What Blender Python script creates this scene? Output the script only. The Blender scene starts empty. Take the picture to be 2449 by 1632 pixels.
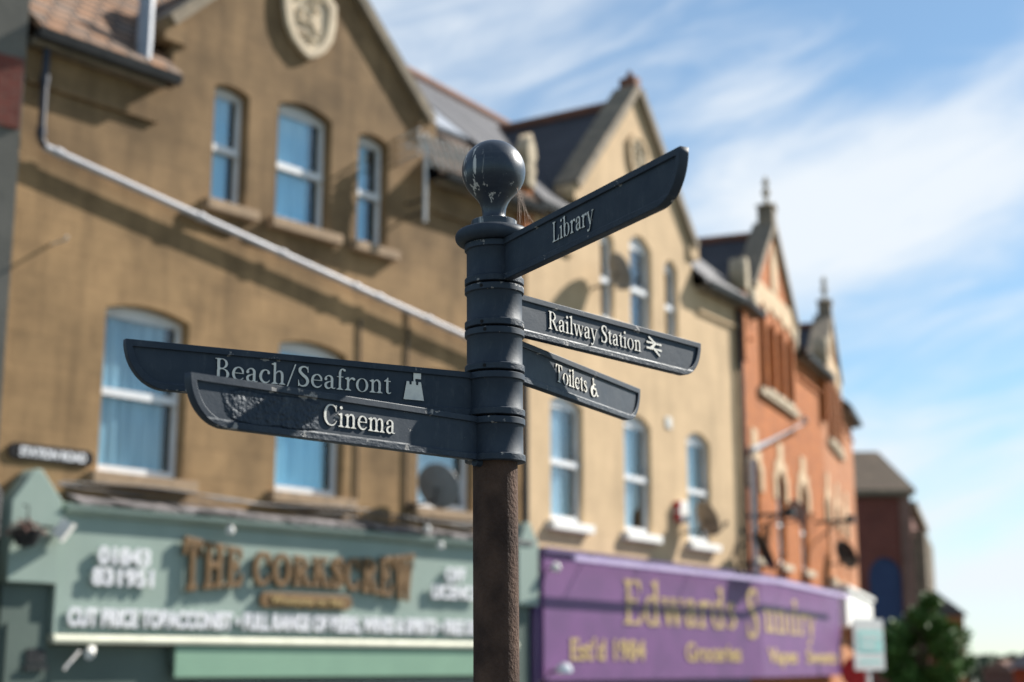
import bpy, bmesh, math, random
import numpy as np
from mathutils import Vector, Matrix
random.seed(7)
R = math.radians
scene = bpy.context.scene
COL = scene.collection

# ------------------------------------------------------------------ camera
CAM_Z, PITCH = 1.7, 12.03
cd = bpy.data.cameras.new('camera'); cam = bpy.data.objects.new('camera', cd); COL.objects.link(cam)
cam.location = (0, 0, CAM_Z); cam.rotation_euler = (R(90 + PITCH), 0, 0)
cd.sensor_width = 36; cd.lens = 53.55; cd.clip_start = 0.05; cd.clip_end = 5000
cd.dof.use_dof = True; cd.dof.focus_distance = 3.42; cd.dof.aperture_fstop = 2.35
scene.camera = cam

# ------------------------------------------------------------------ light
SUN_AZ, SUN_EL = 57.5, 36.2
sv = Vector((math.sin(R(SUN_AZ)) * math.cos(R(SUN_EL)), math.cos(R(SUN_AZ)) * math.cos(R(SUN_EL)), math.sin(R(SUN_EL))))
sl = bpy.data.lights.new('sun', 'SUN'); sl.energy = 5.0; sl.angle = R(0.53); sl.color = (1, .94, .85)
so = bpy.data.objects.new('sun', sl); COL.objects.link(so); so.rotation_euler = sv.to_track_quat('Z', 'Y').to_euler(); so.location = sv * 40
scene.view_settings.view_transform = 'Standard'; scene.view_settings.look = 'None'
scene.view_settings.exposure = 1.0; scene.view_settings.gamma = 1

world = bpy.data.worlds.new('World'); scene.world = world; world.use_nodes = True
def build_world():
    nt = world.node_tree; N, L = nt.nodes, nt.links; N.clear()
    def n(t, **k):
        o = N.new(t)
        for a, b in k.items(): setattr(o, a, b)
        return o
    def m(op, a, b=None, c=None):
        o = n('ShaderNodeMath', operation=op)
        for i, v in enumerate((a, b, c)):
            if v is None: continue
            if isinstance(v, (int, float)): o.inputs[i].default_value = v
            else: L.new(v, o.inputs[i])
        return o.outputs[0]
    sky = n('ShaderNodeTexSky', sky_type='NISHITA'); sky.sun_disc = False
    sky.sun_elevation = R(SUN_EL); sky.sun_rotation = R(SUN_AZ); sky.air_density = 1.0; sky.dust_density = 0.15; sky.ozone_density = 4.0
    tc = n('ShaderNodeTexCoord'); sp = n('ShaderNodeSeparateXYZ'); L.new(tc.outputs['Generated'], sp.inputs[0])
    az = m('ARCTAN2', sp.outputs[0], sp.outputs[1]); el = m('ARCSINE', sp.outputs[2])
    # wind-drawn cirrus: sky angles turned along the streaks and stretched
    ang = R(17)
    a = m('ADD', m('MULTIPLY', az, math.cos(ang)), m('MULTIPLY', el, math.sin(ang)))
    b = m('SUBTRACT', m('MULTIPLY', el, math.cos(ang)), m('MULTIPLY', az, math.sin(ang)))
    def noise(sx, sy, scale, det, rough, dist, off):
        cb = n('ShaderNodeCombineXYZ'); L.new(m('MULTIPLY', a, sx), cb.inputs[0]); L.new(m('MULTIPLY', b, sy), cb.inputs[1]); cb.inputs[2].default_value = off
        t = n('ShaderNodeTexNoise'); t.inputs['Scale'].default_value = scale; t.inputs['Detail'].default_value = det
        t.inputs['Roughness'].default_value = rough; t.inputs['Distortion'].default_value = dist; L.new(cb.outputs[0], t.inputs['Vector'])
        return t.outputs[0]
    n1 = noise(3.2, 10.0, 1.0, 5, .55, .7, 3.1); n2 = noise(7, 26.0, 1.0, 6, .6, .8, 8.4); n3 = noise(1.6, 4.5, 1.0, 3, .5, .3, 1.7)
    def blob(az0, el0, ra, rb, rot):
        da = m('SUBTRACT', az, R(az0)); de = m('SUBTRACT', el, R(el0)); c, s = math.cos(R(rot)), math.sin(R(rot))
        u = m('DIVIDE', m('ADD', m('MULTIPLY', da, c), m('MULTIPLY', de, s)), R(ra)); v = m('DIVIDE', m('SUBTRACT', m('MULTIPLY', de, c), m('MULTIPLY', da, s)), R(rb))
        d2 = m('ADD', m('MULTIPLY', u, u), m('MULTIPLY', v, v)); return m('POWER', 2.718, m('MULTIPLY', d2, -1.0))
    cl = m('ADD', m('ADD', m('MULTIPLY', n1, .70), m('MULTIPLY', n2, .74)), m('MULTIPLY', n3, .30))
    for (w, *p) in SKY_BLOBS: cl = m('ADD', cl, m('MULTIPLY', blob(*p), w))
    mr = n('ShaderNodeMapRange'); mr.interpolation_type = 'SMOOTHSTEP'; L.new(cl, mr.inputs[0])
    mr.inputs[1].default_value = .70; mr.inputs[2].default_value = 1.34; mr.inputs[3].default_value = .11; mr.inputs[4].default_value = .97
    up = n('ShaderNodeMapRange'); L.new(el, up.inputs[0]); up.inputs[1].default_value = -.02; up.inputs[2].default_value = .05
    fac = m('MULTIPLY', mr.outputs[0], up.outputs[0])
    mx = n('ShaderNodeMix', data_type='RGBA'); L.new(fac, mx.inputs[0]); L.new(sky.outputs[0], mx.inputs[6])
    mx.inputs[7].default_value = (CLOUD * 0.92, CLOUD * .985, CLOUD * 1.05, 1)
    tint = n('ShaderNodeMix', data_type='RGBA', blend_type='MULTIPLY'); tint.inputs[0].default_value = 1; L.new(sky.outputs[0], tint.inputs[6]); tint.inputs[7].default_value = (.88, 1.05, 1.02, 1); L.new(tint.outputs[2], mx.inputs[6])
    bg = n('ShaderNodeBackground'); bg.inputs[1].default_value = SKY_STR; L.new(mx.outputs[2], bg.inputs[0])
    o = n('ShaderNodeOutputWorld'); L.new(bg.outputs[0], o.inputs[0])
SKY_STR, CLOUD = 0.065, 7.4
SKY_BLOBS = [(.46, 12.0, 16.2, 4.6, 3.0, 10), (.30, 18.0, 17.6, 3.2, 1.9, 8), (.22, 9.0, 21.0, 3.5, .9, 12), (.58, 3.0, 1.6, 40, 3.2, 0), (.16, 13, 7.2, 5, 1.0, 3), (-.22, 16.5, 24, 4.5, 2.6, 10), (.12, -3, 23, 9, 5, 5), (.08, 15.5, 8.5, 8, 2.6, 4), (.13, 16.5, 12.2, 7, .8, 5), (-.08, 5.0, 19.0, 2.5, 1.8, 10), (-.2, 18, 25, 6, 4, 0)]
build_world()

# ------------------------------------------------------------------ materials
def mat(name, c1, c2=None, rough=.8, scale=6., bump=0., bscale=40., spec=.35, metal=0., fmask=(.35, .65), detail=6, stretch=(1, 1, 1)):
    m = bpy.data.materials.new(name); m.use_nodes = True; nt = m.node_tree; N, L = nt.nodes, nt.links
    p = N['Principled BSDF']; p.inputs['Roughness'].default_value = rough; p.inputs['Metallic'].default_value = metal
    p.inputs['Specular IOR Level'].default_value = spec
    p.inputs['Base Color'].default_value = (*c1, 1)
    tc = N.new('ShaderNodeTexCoord'); mp = N.new('ShaderNodeMapping'); mp.inputs['Scale'].default_value = stretch; L.new(tc.outputs['Object'], mp.inputs[0])
    if c2:
        t = N.new('ShaderNodeTexNoise'); t.inputs['Scale'].default_value = scale; t.inputs['Detail'].default_value = detail; L.new(mp.outputs[0], t.inputs['Vector'])
        mr = N.new('ShaderNodeMapRange'); L.new(t.outputs[0], mr.inputs[0]); mr.inputs[1].default_value, mr.inputs[2].default_value = fmask
        mx = N.new('ShaderNodeMix'); mx.data_type = 'RGBA'; L.new(mr.outputs[0], mx.inputs[0]); mx.inputs[6].default_value = (*c1, 1); mx.inputs[7].default_value = (*c2, 1)
        L.new(mx.outputs[2], p.inputs['Base Color'])
    if bump:
        t2 = N.new('ShaderNodeTexNoise'); t2.inputs['Scale'].default_value = bscale; t2.inputs['Detail'].default_value = 5; L.new(mp.outputs[0], t2.inputs['Vector'])
        b = N.new('ShaderNodeBump'); b.inputs['Strength'].default_value = bump; b.inputs['Distance'].default_value = .01; L.new(t2.outputs[0], b.inputs['Height']); L.new(b.outputs[0], p.inputs['Normal'])
    return m

def brickmat(name, c1, c2, mortar, bw=.225, rh=.075, msize=.008, rough=.85, bump=.4, var=.25, face='xz', grime=None, streak=0.):
    """bricks, tiles, slates or lined-out render: brick texture over the object's own length and height"""
    m = bpy.data.materials.new(name); m.use_nodes = True; nt = m.node_tree; N, L = nt.nodes, nt.links; p = N['Principled BSDF']
    p.inputs['Roughness'].default_value = rough; p.inputs['Specular IOR Level'].default_value = .25
    tc = N.new('ShaderNodeTexCoord'); sp = N.new('ShaderNodeSeparateXYZ'); cb = N.new('ShaderNodeCombineXYZ'); L.new(tc.outputs['Object'], sp.inputs[0])
    i, j = {'xz': (0, 2), 'yz': (1, 2)}[face]
    L.new(sp.outputs[i], cb.inputs[0]); L.new(sp.outputs[j], cb.inputs[1])
    b = N.new('ShaderNodeTexBrick'); b.inputs['Scale'].default_value = 1; b.inputs['Brick Width'].default_value = bw; b.inputs['Row Height'].default_value = rh
    b.inputs['Mortar Size'].default_value = msize; b.inputs['Color1'].default_value = (*c1, 1); b.inputs['Color2'].default_value = (*c2, 1); b.inputs['Mortar'].default_value = (*mortar, 1)
    b.inputs['Mortar Smooth'].default_value = .2; L.new(cb.outputs[0], b.inputs['Vector'])
    t = N.new('ShaderNodeTexNoise'); t.inputs['Scale'].default_value = 1.1; t.inputs['Detail'].default_value = 8; t.inputs['Roughness'].default_value = .65; L.new(tc.outputs['Object'], t.inputs['Vector'])
    mr = N.new('ShaderNodeMapRange'); L.new(t.outputs[0], mr.inputs[0]); mr.inputs[1].default_value = .3; mr.inputs[2].default_value = .7; mr.inputs[3].default_value = 1 - var; mr.inputs[4].default_value = 1 + var * .6
    mx = N.new('ShaderNodeMix'); mx.data_type = 'RGBA'; mx.blend_type = 'MULTIPLY'; mx.inputs[0].default_value = 1; L.new(b.outputs['Color'], mx.inputs[6]); L.new(mr.outputs[0], mx.inputs[7])
    out = mx.outputs[2]
    if streak:                                                  # rain run-off down the render
        sm = N.new('ShaderNodeMapping'); sm.inputs['Scale'].default_value = (1, 1, .12); L.new(tc.outputs['Object'], sm.inputs[0])
        sn = N.new('ShaderNodeTexNoise'); sn.inputs['Scale'].default_value = 3.2; sn.inputs['Detail'].default_value = 6; L.new(sm.outputs[0], sn.inputs['Vector'])
        sr = N.new('ShaderNodeMapRange'); L.new(sn.outputs[0], sr.inputs[0]); sr.inputs[1].default_value = .5; sr.inputs[2].default_value = .72; sr.inputs[3].default_value = 1; sr.inputs[4].default_value = 1 - streak
        sx = N.new('ShaderNodeMix'); sx.data_type = 'RGBA'; sx.blend_type = 'MULTIPLY'; sx.inputs[0].default_value = 1; L.new(out, sx.inputs[6]); L.new(sr.outputs[0], sx.inputs[7]); out = sx.outputs[2]
    if grime:                                                   # old soot left on the wall above a height, with a ragged lower edge
        z0, col = grime; gn = N.new('ShaderNodeTexNoise'); gn.inputs['Scale'].default_value = .9; gn.inputs['Detail'].default_value = 7; L.new(tc.outputs['Object'], gn.inputs['Vector'])
        ga = N.new('ShaderNodeMath'); ga.operation = 'MULTIPLY_ADD'; L.new(gn.outputs[0], ga.inputs[0]); ga.inputs[1].default_value = 2.2; L.new(sp.outputs[2], ga.inputs[2])
        gm = N.new('ShaderNodeMapRange'); L.new(ga.outputs[0], gm.inputs[0]); gm.inputs[1].default_value = z0 + .6; gm.inputs[2].default_value = z0 + 1.7
        gx_ = N.new('ShaderNodeMix'); gx_.data_type = 'RGBA'; gx_.blend_type = 'MULTIPLY'; L.new(gm.outputs[0], gx_.inputs[0]); L.new(out, gx_.inputs[6]); gx_.inputs[7].default_value = (*col, 1); out = gx_.outputs[2]
    L.new(out, p.inputs['Base Color'])
    t2 = N.new('ShaderNodeTexNoise'); t2.inputs['Scale'].default_value = 25; t2.inputs['Detail'].default_value = 5; L.new(tc.outputs['Object'], t2.inputs['Vector'])
    ad = N.new('ShaderNodeMath'); ad.operation = 'MULTIPLY_ADD'; L.new(b.outputs['Fac'], ad.inputs[0]); ad.inputs[1].default_value = -1; L.new(t2.outputs[0], ad.inputs[2])
    bp = N.new('ShaderNodeBump'); bp.inputs['Strength'].default_value = bump; bp.inputs['Distance'].default_value = .012; L.new(ad.outputs[0], bp.inputs['Height']); L.new(bp.outputs[0], p.inputs['Normal'])
    return m

def glassmat(name, refl=.16, tint=(.76, .92, 1)):
    m = bpy.data.materials.new(name); m.use_nodes = True; nt = m.node_tree; N, L = nt.nodes, nt.links; N.clear()
    tr = N.new('ShaderNodeBsdfTransparent'); tr.inputs[0].default_value = (.88, .95, .98, 1); g = N.new('ShaderNodeBsdfGlossy'); g.inputs['Roughness'].default_value = .03
    g.inputs[0].default_value = (*tint, 1)
    f = N.new('ShaderNodeFresnel'); f.inputs[0].default_value = 1.5; a = N.new('ShaderNodeMath'); a.operation = 'MULTIPLY_ADD'; L.new(f.outputs[0], a.inputs[0]); a.inputs[1].default_value = 1.6; a.inputs[2].default_value = refl
    a.use_clamp = True
    ge = N.new('ShaderNodeNewGeometry'); iv = N.new('ShaderNodeMath'); iv.operation = 'SUBTRACT'; iv.inputs[0].default_value = 1; L.new(ge.outputs['Backfacing'], iv.inputs[1])
    am = N.new('ShaderNodeMath'); am.operation = 'MULTIPLY'; L.new(a.outputs[0], am.inputs[0]); L.new(iv.outputs[0], am.inputs[1])   # the inner face of a pane adds no second mirror
    x = N.new('ShaderNodeMixShader'); L.new(am.outputs[0], x.inputs[0]); L.new(tr.outputs[0], x.inputs[1]); L.new(g.outputs[0], x.inputs[2])
    o = N.new('ShaderNodeOutputMaterial'); L.new(x.outputs[0], o.inputs[0]); return m

def paintmat(name, blister=None, chips=.655, streaks=False, edge=True):
    """old navy gloss paint: scuffs, grey chips down to the primer, blisters where the coat has lifted"""
    m = bpy.data.materials.new(name); m.use_nodes = True; nt = m.node_tree; N, L = nt.nodes, nt.links; p = N['Principled BSDF']
    tc = N.new('ShaderNodeTexCoord')
    def tex(scale, det=6, st=(1, 1, 1), ro=.6, off=0.):
        mp = N.new('ShaderNodeMapping'); mp.inputs['Scale'].default_value = st; mp.inputs['Location'].default_value = (off, off, off); L.new(tc.outputs['Object'], mp.inputs[0])
        t = N.new('ShaderNodeTexNoise'); t.inputs['Scale'].default_value = scale; t.inputs['Detail'].default_value = det; t.inputs['Roughness'].default_value = ro; L.new(mp.outputs[0], t.inputs['Vector']); return t.outputs[0]
    def mr(v, a, b, c=0., d=1.):
        o = N.new('ShaderNodeMapRange'); L.new(v, o.inputs[0]); [setattr(o.inputs[i + 1], 'default_value', q) for i, q in enumerate((a, b, c, d))]; return o.outputs[0]
    def mth(op, a, b):
        o = N.new('ShaderNodeMath'); o.operation = op
        for i, v in enumerate((a, b)):
            if isinstance(v, (int, float)): o.inputs[i].default_value = v
            else: L.new(v, o.inputs[i])
        return o.outputs[0]
    def mix(f, a, b):
        o = N.new('ShaderNodeMix'); o.data_type = 'RGBA'; L.new(f, o.inputs[0])
        for i, v in ((6, a), (7, b)):
            if isinstance(v, tuple): o.inputs[i].default_value = (*v, 1)
            else: L.new(v, o.inputs[i])
        return o.outputs[2]
    base = mix(mr(tex(14, 8), .35, .7), (.008, .015, .028) if streaks else (.018, .027, .042), (.014, .022, .036) if streaks else (.032, .042, .057))
    dust = mr(tex(60, 4, (1, 1, .35), .7, 3.3), .56, .75)
    base = mix(mth('MULTIPLY', dust, .18), base, (.13, .14, .15))
    sz = N.new('ShaderNodeSeparateXYZ'); L.new(tc.outputs['Object'], sz.inputs[0])
    # wear gathers on the raised rims and flanges: the top and bottom 16 mm of each casting
    rimz = mth('MAXIMUM', mr(sz.outputs[2], -.019, -.016), mr(sz.outputs[2], -.080, -.084)) if edge else None
    raw = mth('ADD', mth('MULTIPLY', tex(21, 5, off=1.7), .84), mth('MULTIPLY', tex(120, 3), .16))
    if edge: raw = mth('ADD', raw, mth('MULTIPLY', rimz, .074))
    chip = mr(raw, chips, chips + .02)
    base = mix(chip, base, (.26, .25, .24))
    if streaks:
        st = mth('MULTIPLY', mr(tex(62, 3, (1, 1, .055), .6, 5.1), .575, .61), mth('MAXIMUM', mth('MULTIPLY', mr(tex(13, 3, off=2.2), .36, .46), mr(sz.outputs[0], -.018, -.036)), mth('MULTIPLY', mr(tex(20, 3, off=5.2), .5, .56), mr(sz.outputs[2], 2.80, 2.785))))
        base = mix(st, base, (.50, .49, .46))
        # faint brushing round the turned ball
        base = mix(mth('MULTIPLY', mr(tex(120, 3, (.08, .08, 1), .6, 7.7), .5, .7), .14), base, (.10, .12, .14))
    L.new(base, p.inputs['Base Color'])
    ro = mr(tex(9, 5, off=.4), .3, .7, *((.30, .46) if streaks else (.48, .62))); L.new(ro, p.inputs['Roughness']); p.inputs['Specular IOR Level'].default_value = .30 if not streaks else .5; p.inputs['Specular Tint'].default_value = (.82, .92, 1, 1)
    if streaks: p.inputs['Coat Weight'].default_value = .25; p.inputs['Coat Roughness'].default_value = .34
    h = mth('ADD', mth('MULTIPLY', tex(240, 3), .10), mth('MULTIPLY', chip, -.35)); h = mth('ADD', h, mth('MULTIPLY', tex(38, 4), .35))
    if edge: h = mth('ADD', h, mth('MULTIPLY', mth('MULTIPLY', tex(75, 4, (.6, .6, 1), .6, 6.), mr(sz.outputs[2], -.081, -.085)), 1.5))
    if blister:
        u0, u1, z0, z1 = blister
        s = N.new('ShaderNodeSeparateXYZ'); L.new(tc.outputs['Object'], s.inputs[0])
        msk = mth('MULTIPLY', mth('MULTIPLY', mr(s.outputs[0], u0 - .05, u0 + .03), mr(s.outputs[0], u1 + .03, u1 - .03)), mth('MULTIPLY', mr(s.outputs[2], z0 - .004, z0 + .008), mr(s.outputs[2], z1 + .004, z1 - .008)))
        msk = mr(mth('ADD', msk, mth('MULTIPLY', tex(20, 3, off=4.), .9)), .75, 1.05)
        v = N.new('ShaderNodeTexVoronoi'); v.feature = 'SMOOTH_F1'; v.inputs['Scale'].default_value = 95; v.inputs['Smoothness'].default_value = .6; L.new(tc.outputs['Object'], v.inputs['Vector'])
        bl = mth('ADD', mth('MULTIPLY', mr(v.outputs['Distance'], .0, .6, 1., 0.), 1.1), mth('MULTIPLY', tex(44, 3, off=9.), 3.4))
        h = mth('ADD', h, mth('MULTIPLY', bl, msk))
    bp = N.new('ShaderNodeBump'); bp.inputs['Strength'].default_value = .85; bp.inputs['Distance'].default_value = .0022; L.new(h, bp.inputs['Height']); L.new(bp.outputs[0], p.inputs['Normal'])
    return m

M = {}
M['render_brown'] = brickmat('weathered_brown_render', (.345, .218, .108), (.305, .195, .097), (.27, .17, .085), .62, .31, .008, .9, .3, .46, grime=(6.5, (.72, .73, .76)), streak=.34)
M['render_cream'] = brickmat('cream_render', (.55, .40, .245), (.535, .39, .238), (.47, .34, .205), .9, .45, .004, .9, .15, .2, streak=.16)
M['brick_orange'] = brickmat('orange_brick', (.42, .128, .026), (.34, .096, .02), (.31, .145, .065), var=.3)
M['brick_pink'] = brickmat('pink_brick', (.43, .165, .06), (.35, .125, .045), (.34, .20, .12), var=.25)
M['brick_dark'] = brickmat('dark_red_brick', (.20, .055, .04), (.16, .045, .035), (.16, .09, .07), var=.25)
M['brick_dark_side'] = brickmat('dark_red_brick_side', (.20, .055, .04), (.16, .045, .035), (.16, .09, .07), var=.25, face='yz')
M['grey_render'] = mat('grey_render', (.13, .125, .11), (.17, .16, .14), .9, 3, .2, 30)
M['tile_brown'] = brickmat('brown_clay_tiles', (.185, .135, .105), (.27, .145, .08), (.05, .04, .034), .26, .15, .022, .85, 1., .35)
M['tile_old'] = brickmat('old_dark_tiles', (.085, .062, .05), (.12, .075, .05), (.03, .025, .02), .26, .15, .02, .95, 1., .35)
M['slate'] = brickmat('blue_grey_slate', (.062, .064, .075), (.05, .052, .062), (.03, .03, .036), .3, .2, .008, .6, .6, .25)
M['tile_dark'] = brickmat('dark_tiles', (.11, .085, .075), (.085, .07, .062), (.04, .035, .03), .26, .16, .012, .8, .8, .3)
M['tile_tan'] = brickmat('tan_tiles', (.13, .092, .06), (.10, .07, .046), (.05, .036, .028), .26, .16, .012, .8, .8, .3)
M['ridge_tile'] = mat('terracotta_ridge', (.52, .27, .15), (.38, .22, .14), .8, 4, .3, 20)
M['ridge_red'] = mat('red_ridge', (.19, .08, .05), (.14, .07, .05), .8, 4, .3, 20)
M['stone'] = mat('weathered_stone', (.52, .44, .32), (.34, .28, .20), .9, 5, .5, 30)
M['stone_head'] = mat('buff_stone', (.56, .42, .27), (.46, .33, .21), .9, 4, .3, 30)
M['stone_pale'] = mat('pale_stone', (.66, .55, .40), (.54, .44, .32), .9, 4, .3, 30)
M['stone_dark'] = mat('dark_lichen_stone', (.17, .145, .11), (.27, .22, .16), .9, 5, .5, 30)
M['stone_sill'] = mat('brown_stone_sill', (.40, .28, .18), (.28, .20, .13), .9, 8, .4, 40)
M['lead'] = mat('lead_sheet', (.20, .23, .28), (.27, .30, .35), .55, 3, .3, 8, .5)
M['upvc'] = mat('white_window_frame', (.78, .79, .80), (.70, .71, .73), .4, 3)
M['white'] = mat('white_paint', (.80, .79, .75), (.70, .69, .66), .55, 6)
M['curtain'] = mat('pale_blue_curtain', (.58, .86, .97), (.32, .60, .77), .9, 5, stretch=(4, 1, .2))  # colour stripes on these curtains stand in for light and shade of the folds
M['curtain_white'] = mat('white_net_curtain', (.72, .76, .80), (.58, .63, .70), .9, 5, stretch=(4, 1, .2))
M['glass'] = glassmat('window_glass', .12); M['clear_glass'] = glassmat('clear_window_glass', .05, (.95, .98, 1))
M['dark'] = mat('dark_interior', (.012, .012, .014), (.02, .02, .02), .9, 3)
M['black'] = mat('black_iron', (.012, .013, .015), (.03, .03, .032), .45, 8, .3, 50)
M['pipe_grey'] = mat('grey_plastic_pipe', (.50, .50, .53), (.40, .40, .43), .5, 9)
M['pipe_blue'] = mat('dark_downpipe', (.018, .023, .038), (.03, .036, .055), .5, 9)
M['green'] = mat('sage_green_paint', (.28, .355, .315), (.245, .32, .28), .6, 2.2, .1, 20, stretch=(1, 1, .3))
M['green_bright'] = mat('mint_green_paint', (.22, .37, .265), (.20, .34, .245), .6, 2, .05, 20)
M['green_dark'] = mat('dark_green_paint', (.075, .105, .092), (.095, .13, .112), .6, 2, .1, 20)
M['cream'] = mat('cream_trim', (.70, .70, .55), (.60, .60, .47), .6, 5)
M['purple'] = mat('purple_paint', (.150, .060, .180), (.118, .050, .150), .5, 2.5, .04, 10)
M['purple_dark'] = mat('dark_purple_paint', (.10, .06, .16), (.08, .05, .13), .5, 3)
M['lilac'] = mat('lilac_trim', (.50, .42, .62), (.42, .34, .55), .5, 5)
M['gold'] = mat('gold_letter', (.47, .345, .15), (.40, .29, .13), .5, 8)
M['bronze'] = mat('bronze_letter', (.20, .112, .042), (.14, .08, .032), .55, 8)
M['white_letter'] = mat('white_letter', (.82, .82, .84), (.72, .72, .76), .5, 9)
M['sign_letter'] = mat('raised_letter_paint', (.74, .72, .65), (.60, .59, .56), .5, 60, .15, 150, fmask=(.45, .75))
M['rust'] = mat('rusted_iron', (.034, .021, .017), (.115, .068, .048), .85, 13, .55, 150, .2, fmask=(.36, .74), detail=12, stretch=(1, 1, .75))
M['paint'] = paintmat('navy_paint'); M['paint_ball'] = paintmat('navy_paint_ball', None, .67, True, False); M['paint_collar'] = paintmat('navy_paint_collar', None, .68, False, False)
M['hole'] = mat('dark_hole', (.006, .006, .007))
M['dish'] = mat('grey_dish', (.16, .18, .20), (.20, .22, .24), .5, 8)
M['alu'] = mat('aluminium', (.62, .60, .58), (.50, .48, .46), .4, 20, metal=.3)
M['red'] = mat('red_plastic', (.50, .02, .025), (.42, .02, .02), .45, 4)
M['blue'] = mat('blue_paint', (.016, .034, .10), (.022, .045, .12), .5, 4)
M['turq'] = mat('turquoise_print', (.36, .70, .64), (.42, .74, .68), .5, 6)
M['asphalt'] = mat('asphalt', (.05, .05, .052), (.065, .064, .063), .9, 3, .5, 120)
M['paving'] = brickmat('concrete_paving', (.17, .165, .155), (.14, .135, .13), (.08, .078, .075), .6, .6, .01, .9, .2)
M['kerb'] = mat('granite_kerb', (.32, .32, .31), (.25, .25, .245), .85, 30)
M['mark'] = mat('yellow_road_paint', (.62, .45, .06), (.5, .37, .06), .7, 20)
M['bark'] = mat('bark', (.09, .065, .045), (.05, .04, .03), .9, 12, .8, 30)
M['leaf'] = mat('leaf_green', (.06, .14, .03), (.10, .20, .05), .6, 2.2, spec=.2)
M['leaf_far'] = mat('far_leaf', (.05, .075, .045), (.07, .09, .05), .8, .2)
M['hill'] = mat('hill', (.07, .075, .055), (.10, .095, .07), .95, .02)
M['brick_pink_dim'] = brickmat('dull_pink_brick', (.24, .13, .10), (.20, .10, .08), (.2, .15, .12))
M['sign_black'] = mat('sign_black', (.008, .008, .010), None, .6, spec=.15)
M['curtain_grey'] = mat('grey_net_curtain', (.46, .60, .66), (.22, .33, .39), .9, 5, stretch=(4, 1, .2))  # fold shading put into the colour as darker upright stripes
M['web'] = mat('cobweb', (.40, .27, .20), None, .6)

# ------------------------------------------------------------------ mesh helpers
def obj(name, mesh, m=None, parent=None, loc=(0, 0, 0), rz=0, rot=None):
    if isinstance(mesh, bmesh.types.BMesh):
        me = bpy.data.meshes.new(name); mesh.to_mesh(me); mesh.free(); mesh = me
    mesh.name = name
    o = bpy.data.objects.new(name, mesh); COL.objects.link(o)
    if m: mesh.materials.clear(); mesh.materials.append(m)
    o.parent = parent; o.location = loc; o.rotation_euler = rot or (0, 0, rz)
    return o
def thing(name, label, cat, loc=(0, 0, 0), rz=0, group=None):
    o = bpy.data.objects.new(name, None); COL.objects.link(o); o.location = loc; o.rotation_euler = (0, 0, rz); o.empty_display_size = .1
    return tag(o, label, cat, group)
def tag(o, label, cat, group=None):
    o['label'] = label; o['category'] = cat
    if group: o['group'] = group
    return o
def structure(name, bm, m):
    o = obj(name, bm, m); o['kind'] = 'structure'; return o
def box(bm, x0, x1, y0, y1, z0, z1, mtx=None):
    v = [bm.verts.new((x, y, z)) for x in (x0, x1) for y in (y0, y1) for z in (z0, z1)]
    for f in ((0, 1, 3, 2), (4, 6, 7, 5), (0, 4, 5, 1), (2, 3, 7, 6), (0, 2, 6, 4), (1, 5, 7, 3)): bm.faces.new([v[i] for i in f])
    if mtx: bmesh.ops.transform(bm, matrix=mtx, verts=v)
    return v
def bevelled(bm, w=.01, seg=2):
    bmesh.ops.recalc_face_normals(bm, faces=bm.faces); bmesh.ops.bevel(bm, geom=bm.edges[:], offset=w, segments=seg, affect='EDGES', profile=.7); return bm
def boxes(*bs, bev=0):
    bm = bmesh.new()
    for b in bs: box(bm, *b)
    if bev: bevelled(bm, bev)
    return bm
def loft(bm, rings, closed=True, caps=True):
    vs = [[bm.verts.new(p) for p in r] for r in rings]; n = len(rings[0])
    for a, b in zip(vs, vs[1:]):
        for i in range(n if closed else n - 1): bm.faces.new((a[i], a[(i + 1) % n], b[(i + 1) % n], b[i]))
    if caps and closed: bm.faces.new(vs[0][::-1]); bm.faces.new(vs[-1])
    return bm
def smooth(bm, ang=35):
    for f in bm.faces: f.smooth = True
    bmesh.ops.recalc_face_normals(bm, faces=bm.faces)
    for e in bm.edges:
        if len(e.link_faces) == 2 and e.calc_face_angle(0) > R(ang): e.smooth = False
    return bm
def tube(bm, pts, r, n=10, caps=True):
    pts = [Vector(p) for p in pts]; rs = r if isinstance(r, (list, tuple)) else [r] * len(pts); rings = []
    for i, p in enumerate(pts):
        d = ((pts[i] - pts[i - 1]).normalized() if i else Vector()) + ((pts[i + 1] - pts[i]).normalized() if i < len(pts) - 1 else Vector())
        d.normalize(); a = Vector((0, 0, 1)) if abs(d.z) < .9 else Vector((1, 0, 0)); u = d.cross(a).normalized(); w = u.cross(d)
        rings.append([p + (u * math.cos(k * 2 * math.pi / n) + w * math.sin(k * 2 * math.pi / n)) * rs[i] for k in range(n)])
    return loft(bm, rings, True, caps)
def lathe(bm, prof, n=64):
    """profile of (radius, z) turned round z; radius 0 closes on the axis"""
    prev = None
    for r, z in prof:
        cur = [bm.verts.new((0, 0, z))] if r < 1e-6 else [bm.verts.new((r * math.cos(k * 2 * math.pi / n), r * math.sin(k * 2 * math.pi / n), z)) for k in range(n)]
        if prev:
            for k in range(n):
                a = [prev[k % len(prev)], prev[(k + 1) % len(prev)], cur[(k + 1) % len(cur)], cur[k % len(cur)]]
                f = []
                [f.append(q) for q in a if q not in f]
                if len(f) > 2: bm.faces.new(f)
        prev = cur
    bmesh.ops.recalc_face_normals(bm, faces=bm.faces)
    return smooth(bm)
def prism(bm, prof, x0, x1):
    """(y, z) section run along x"""
    return loft(bm, [[(x0, y, z) for y, z in prof], [(x1, y, z) for y, z in prof]])
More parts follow.
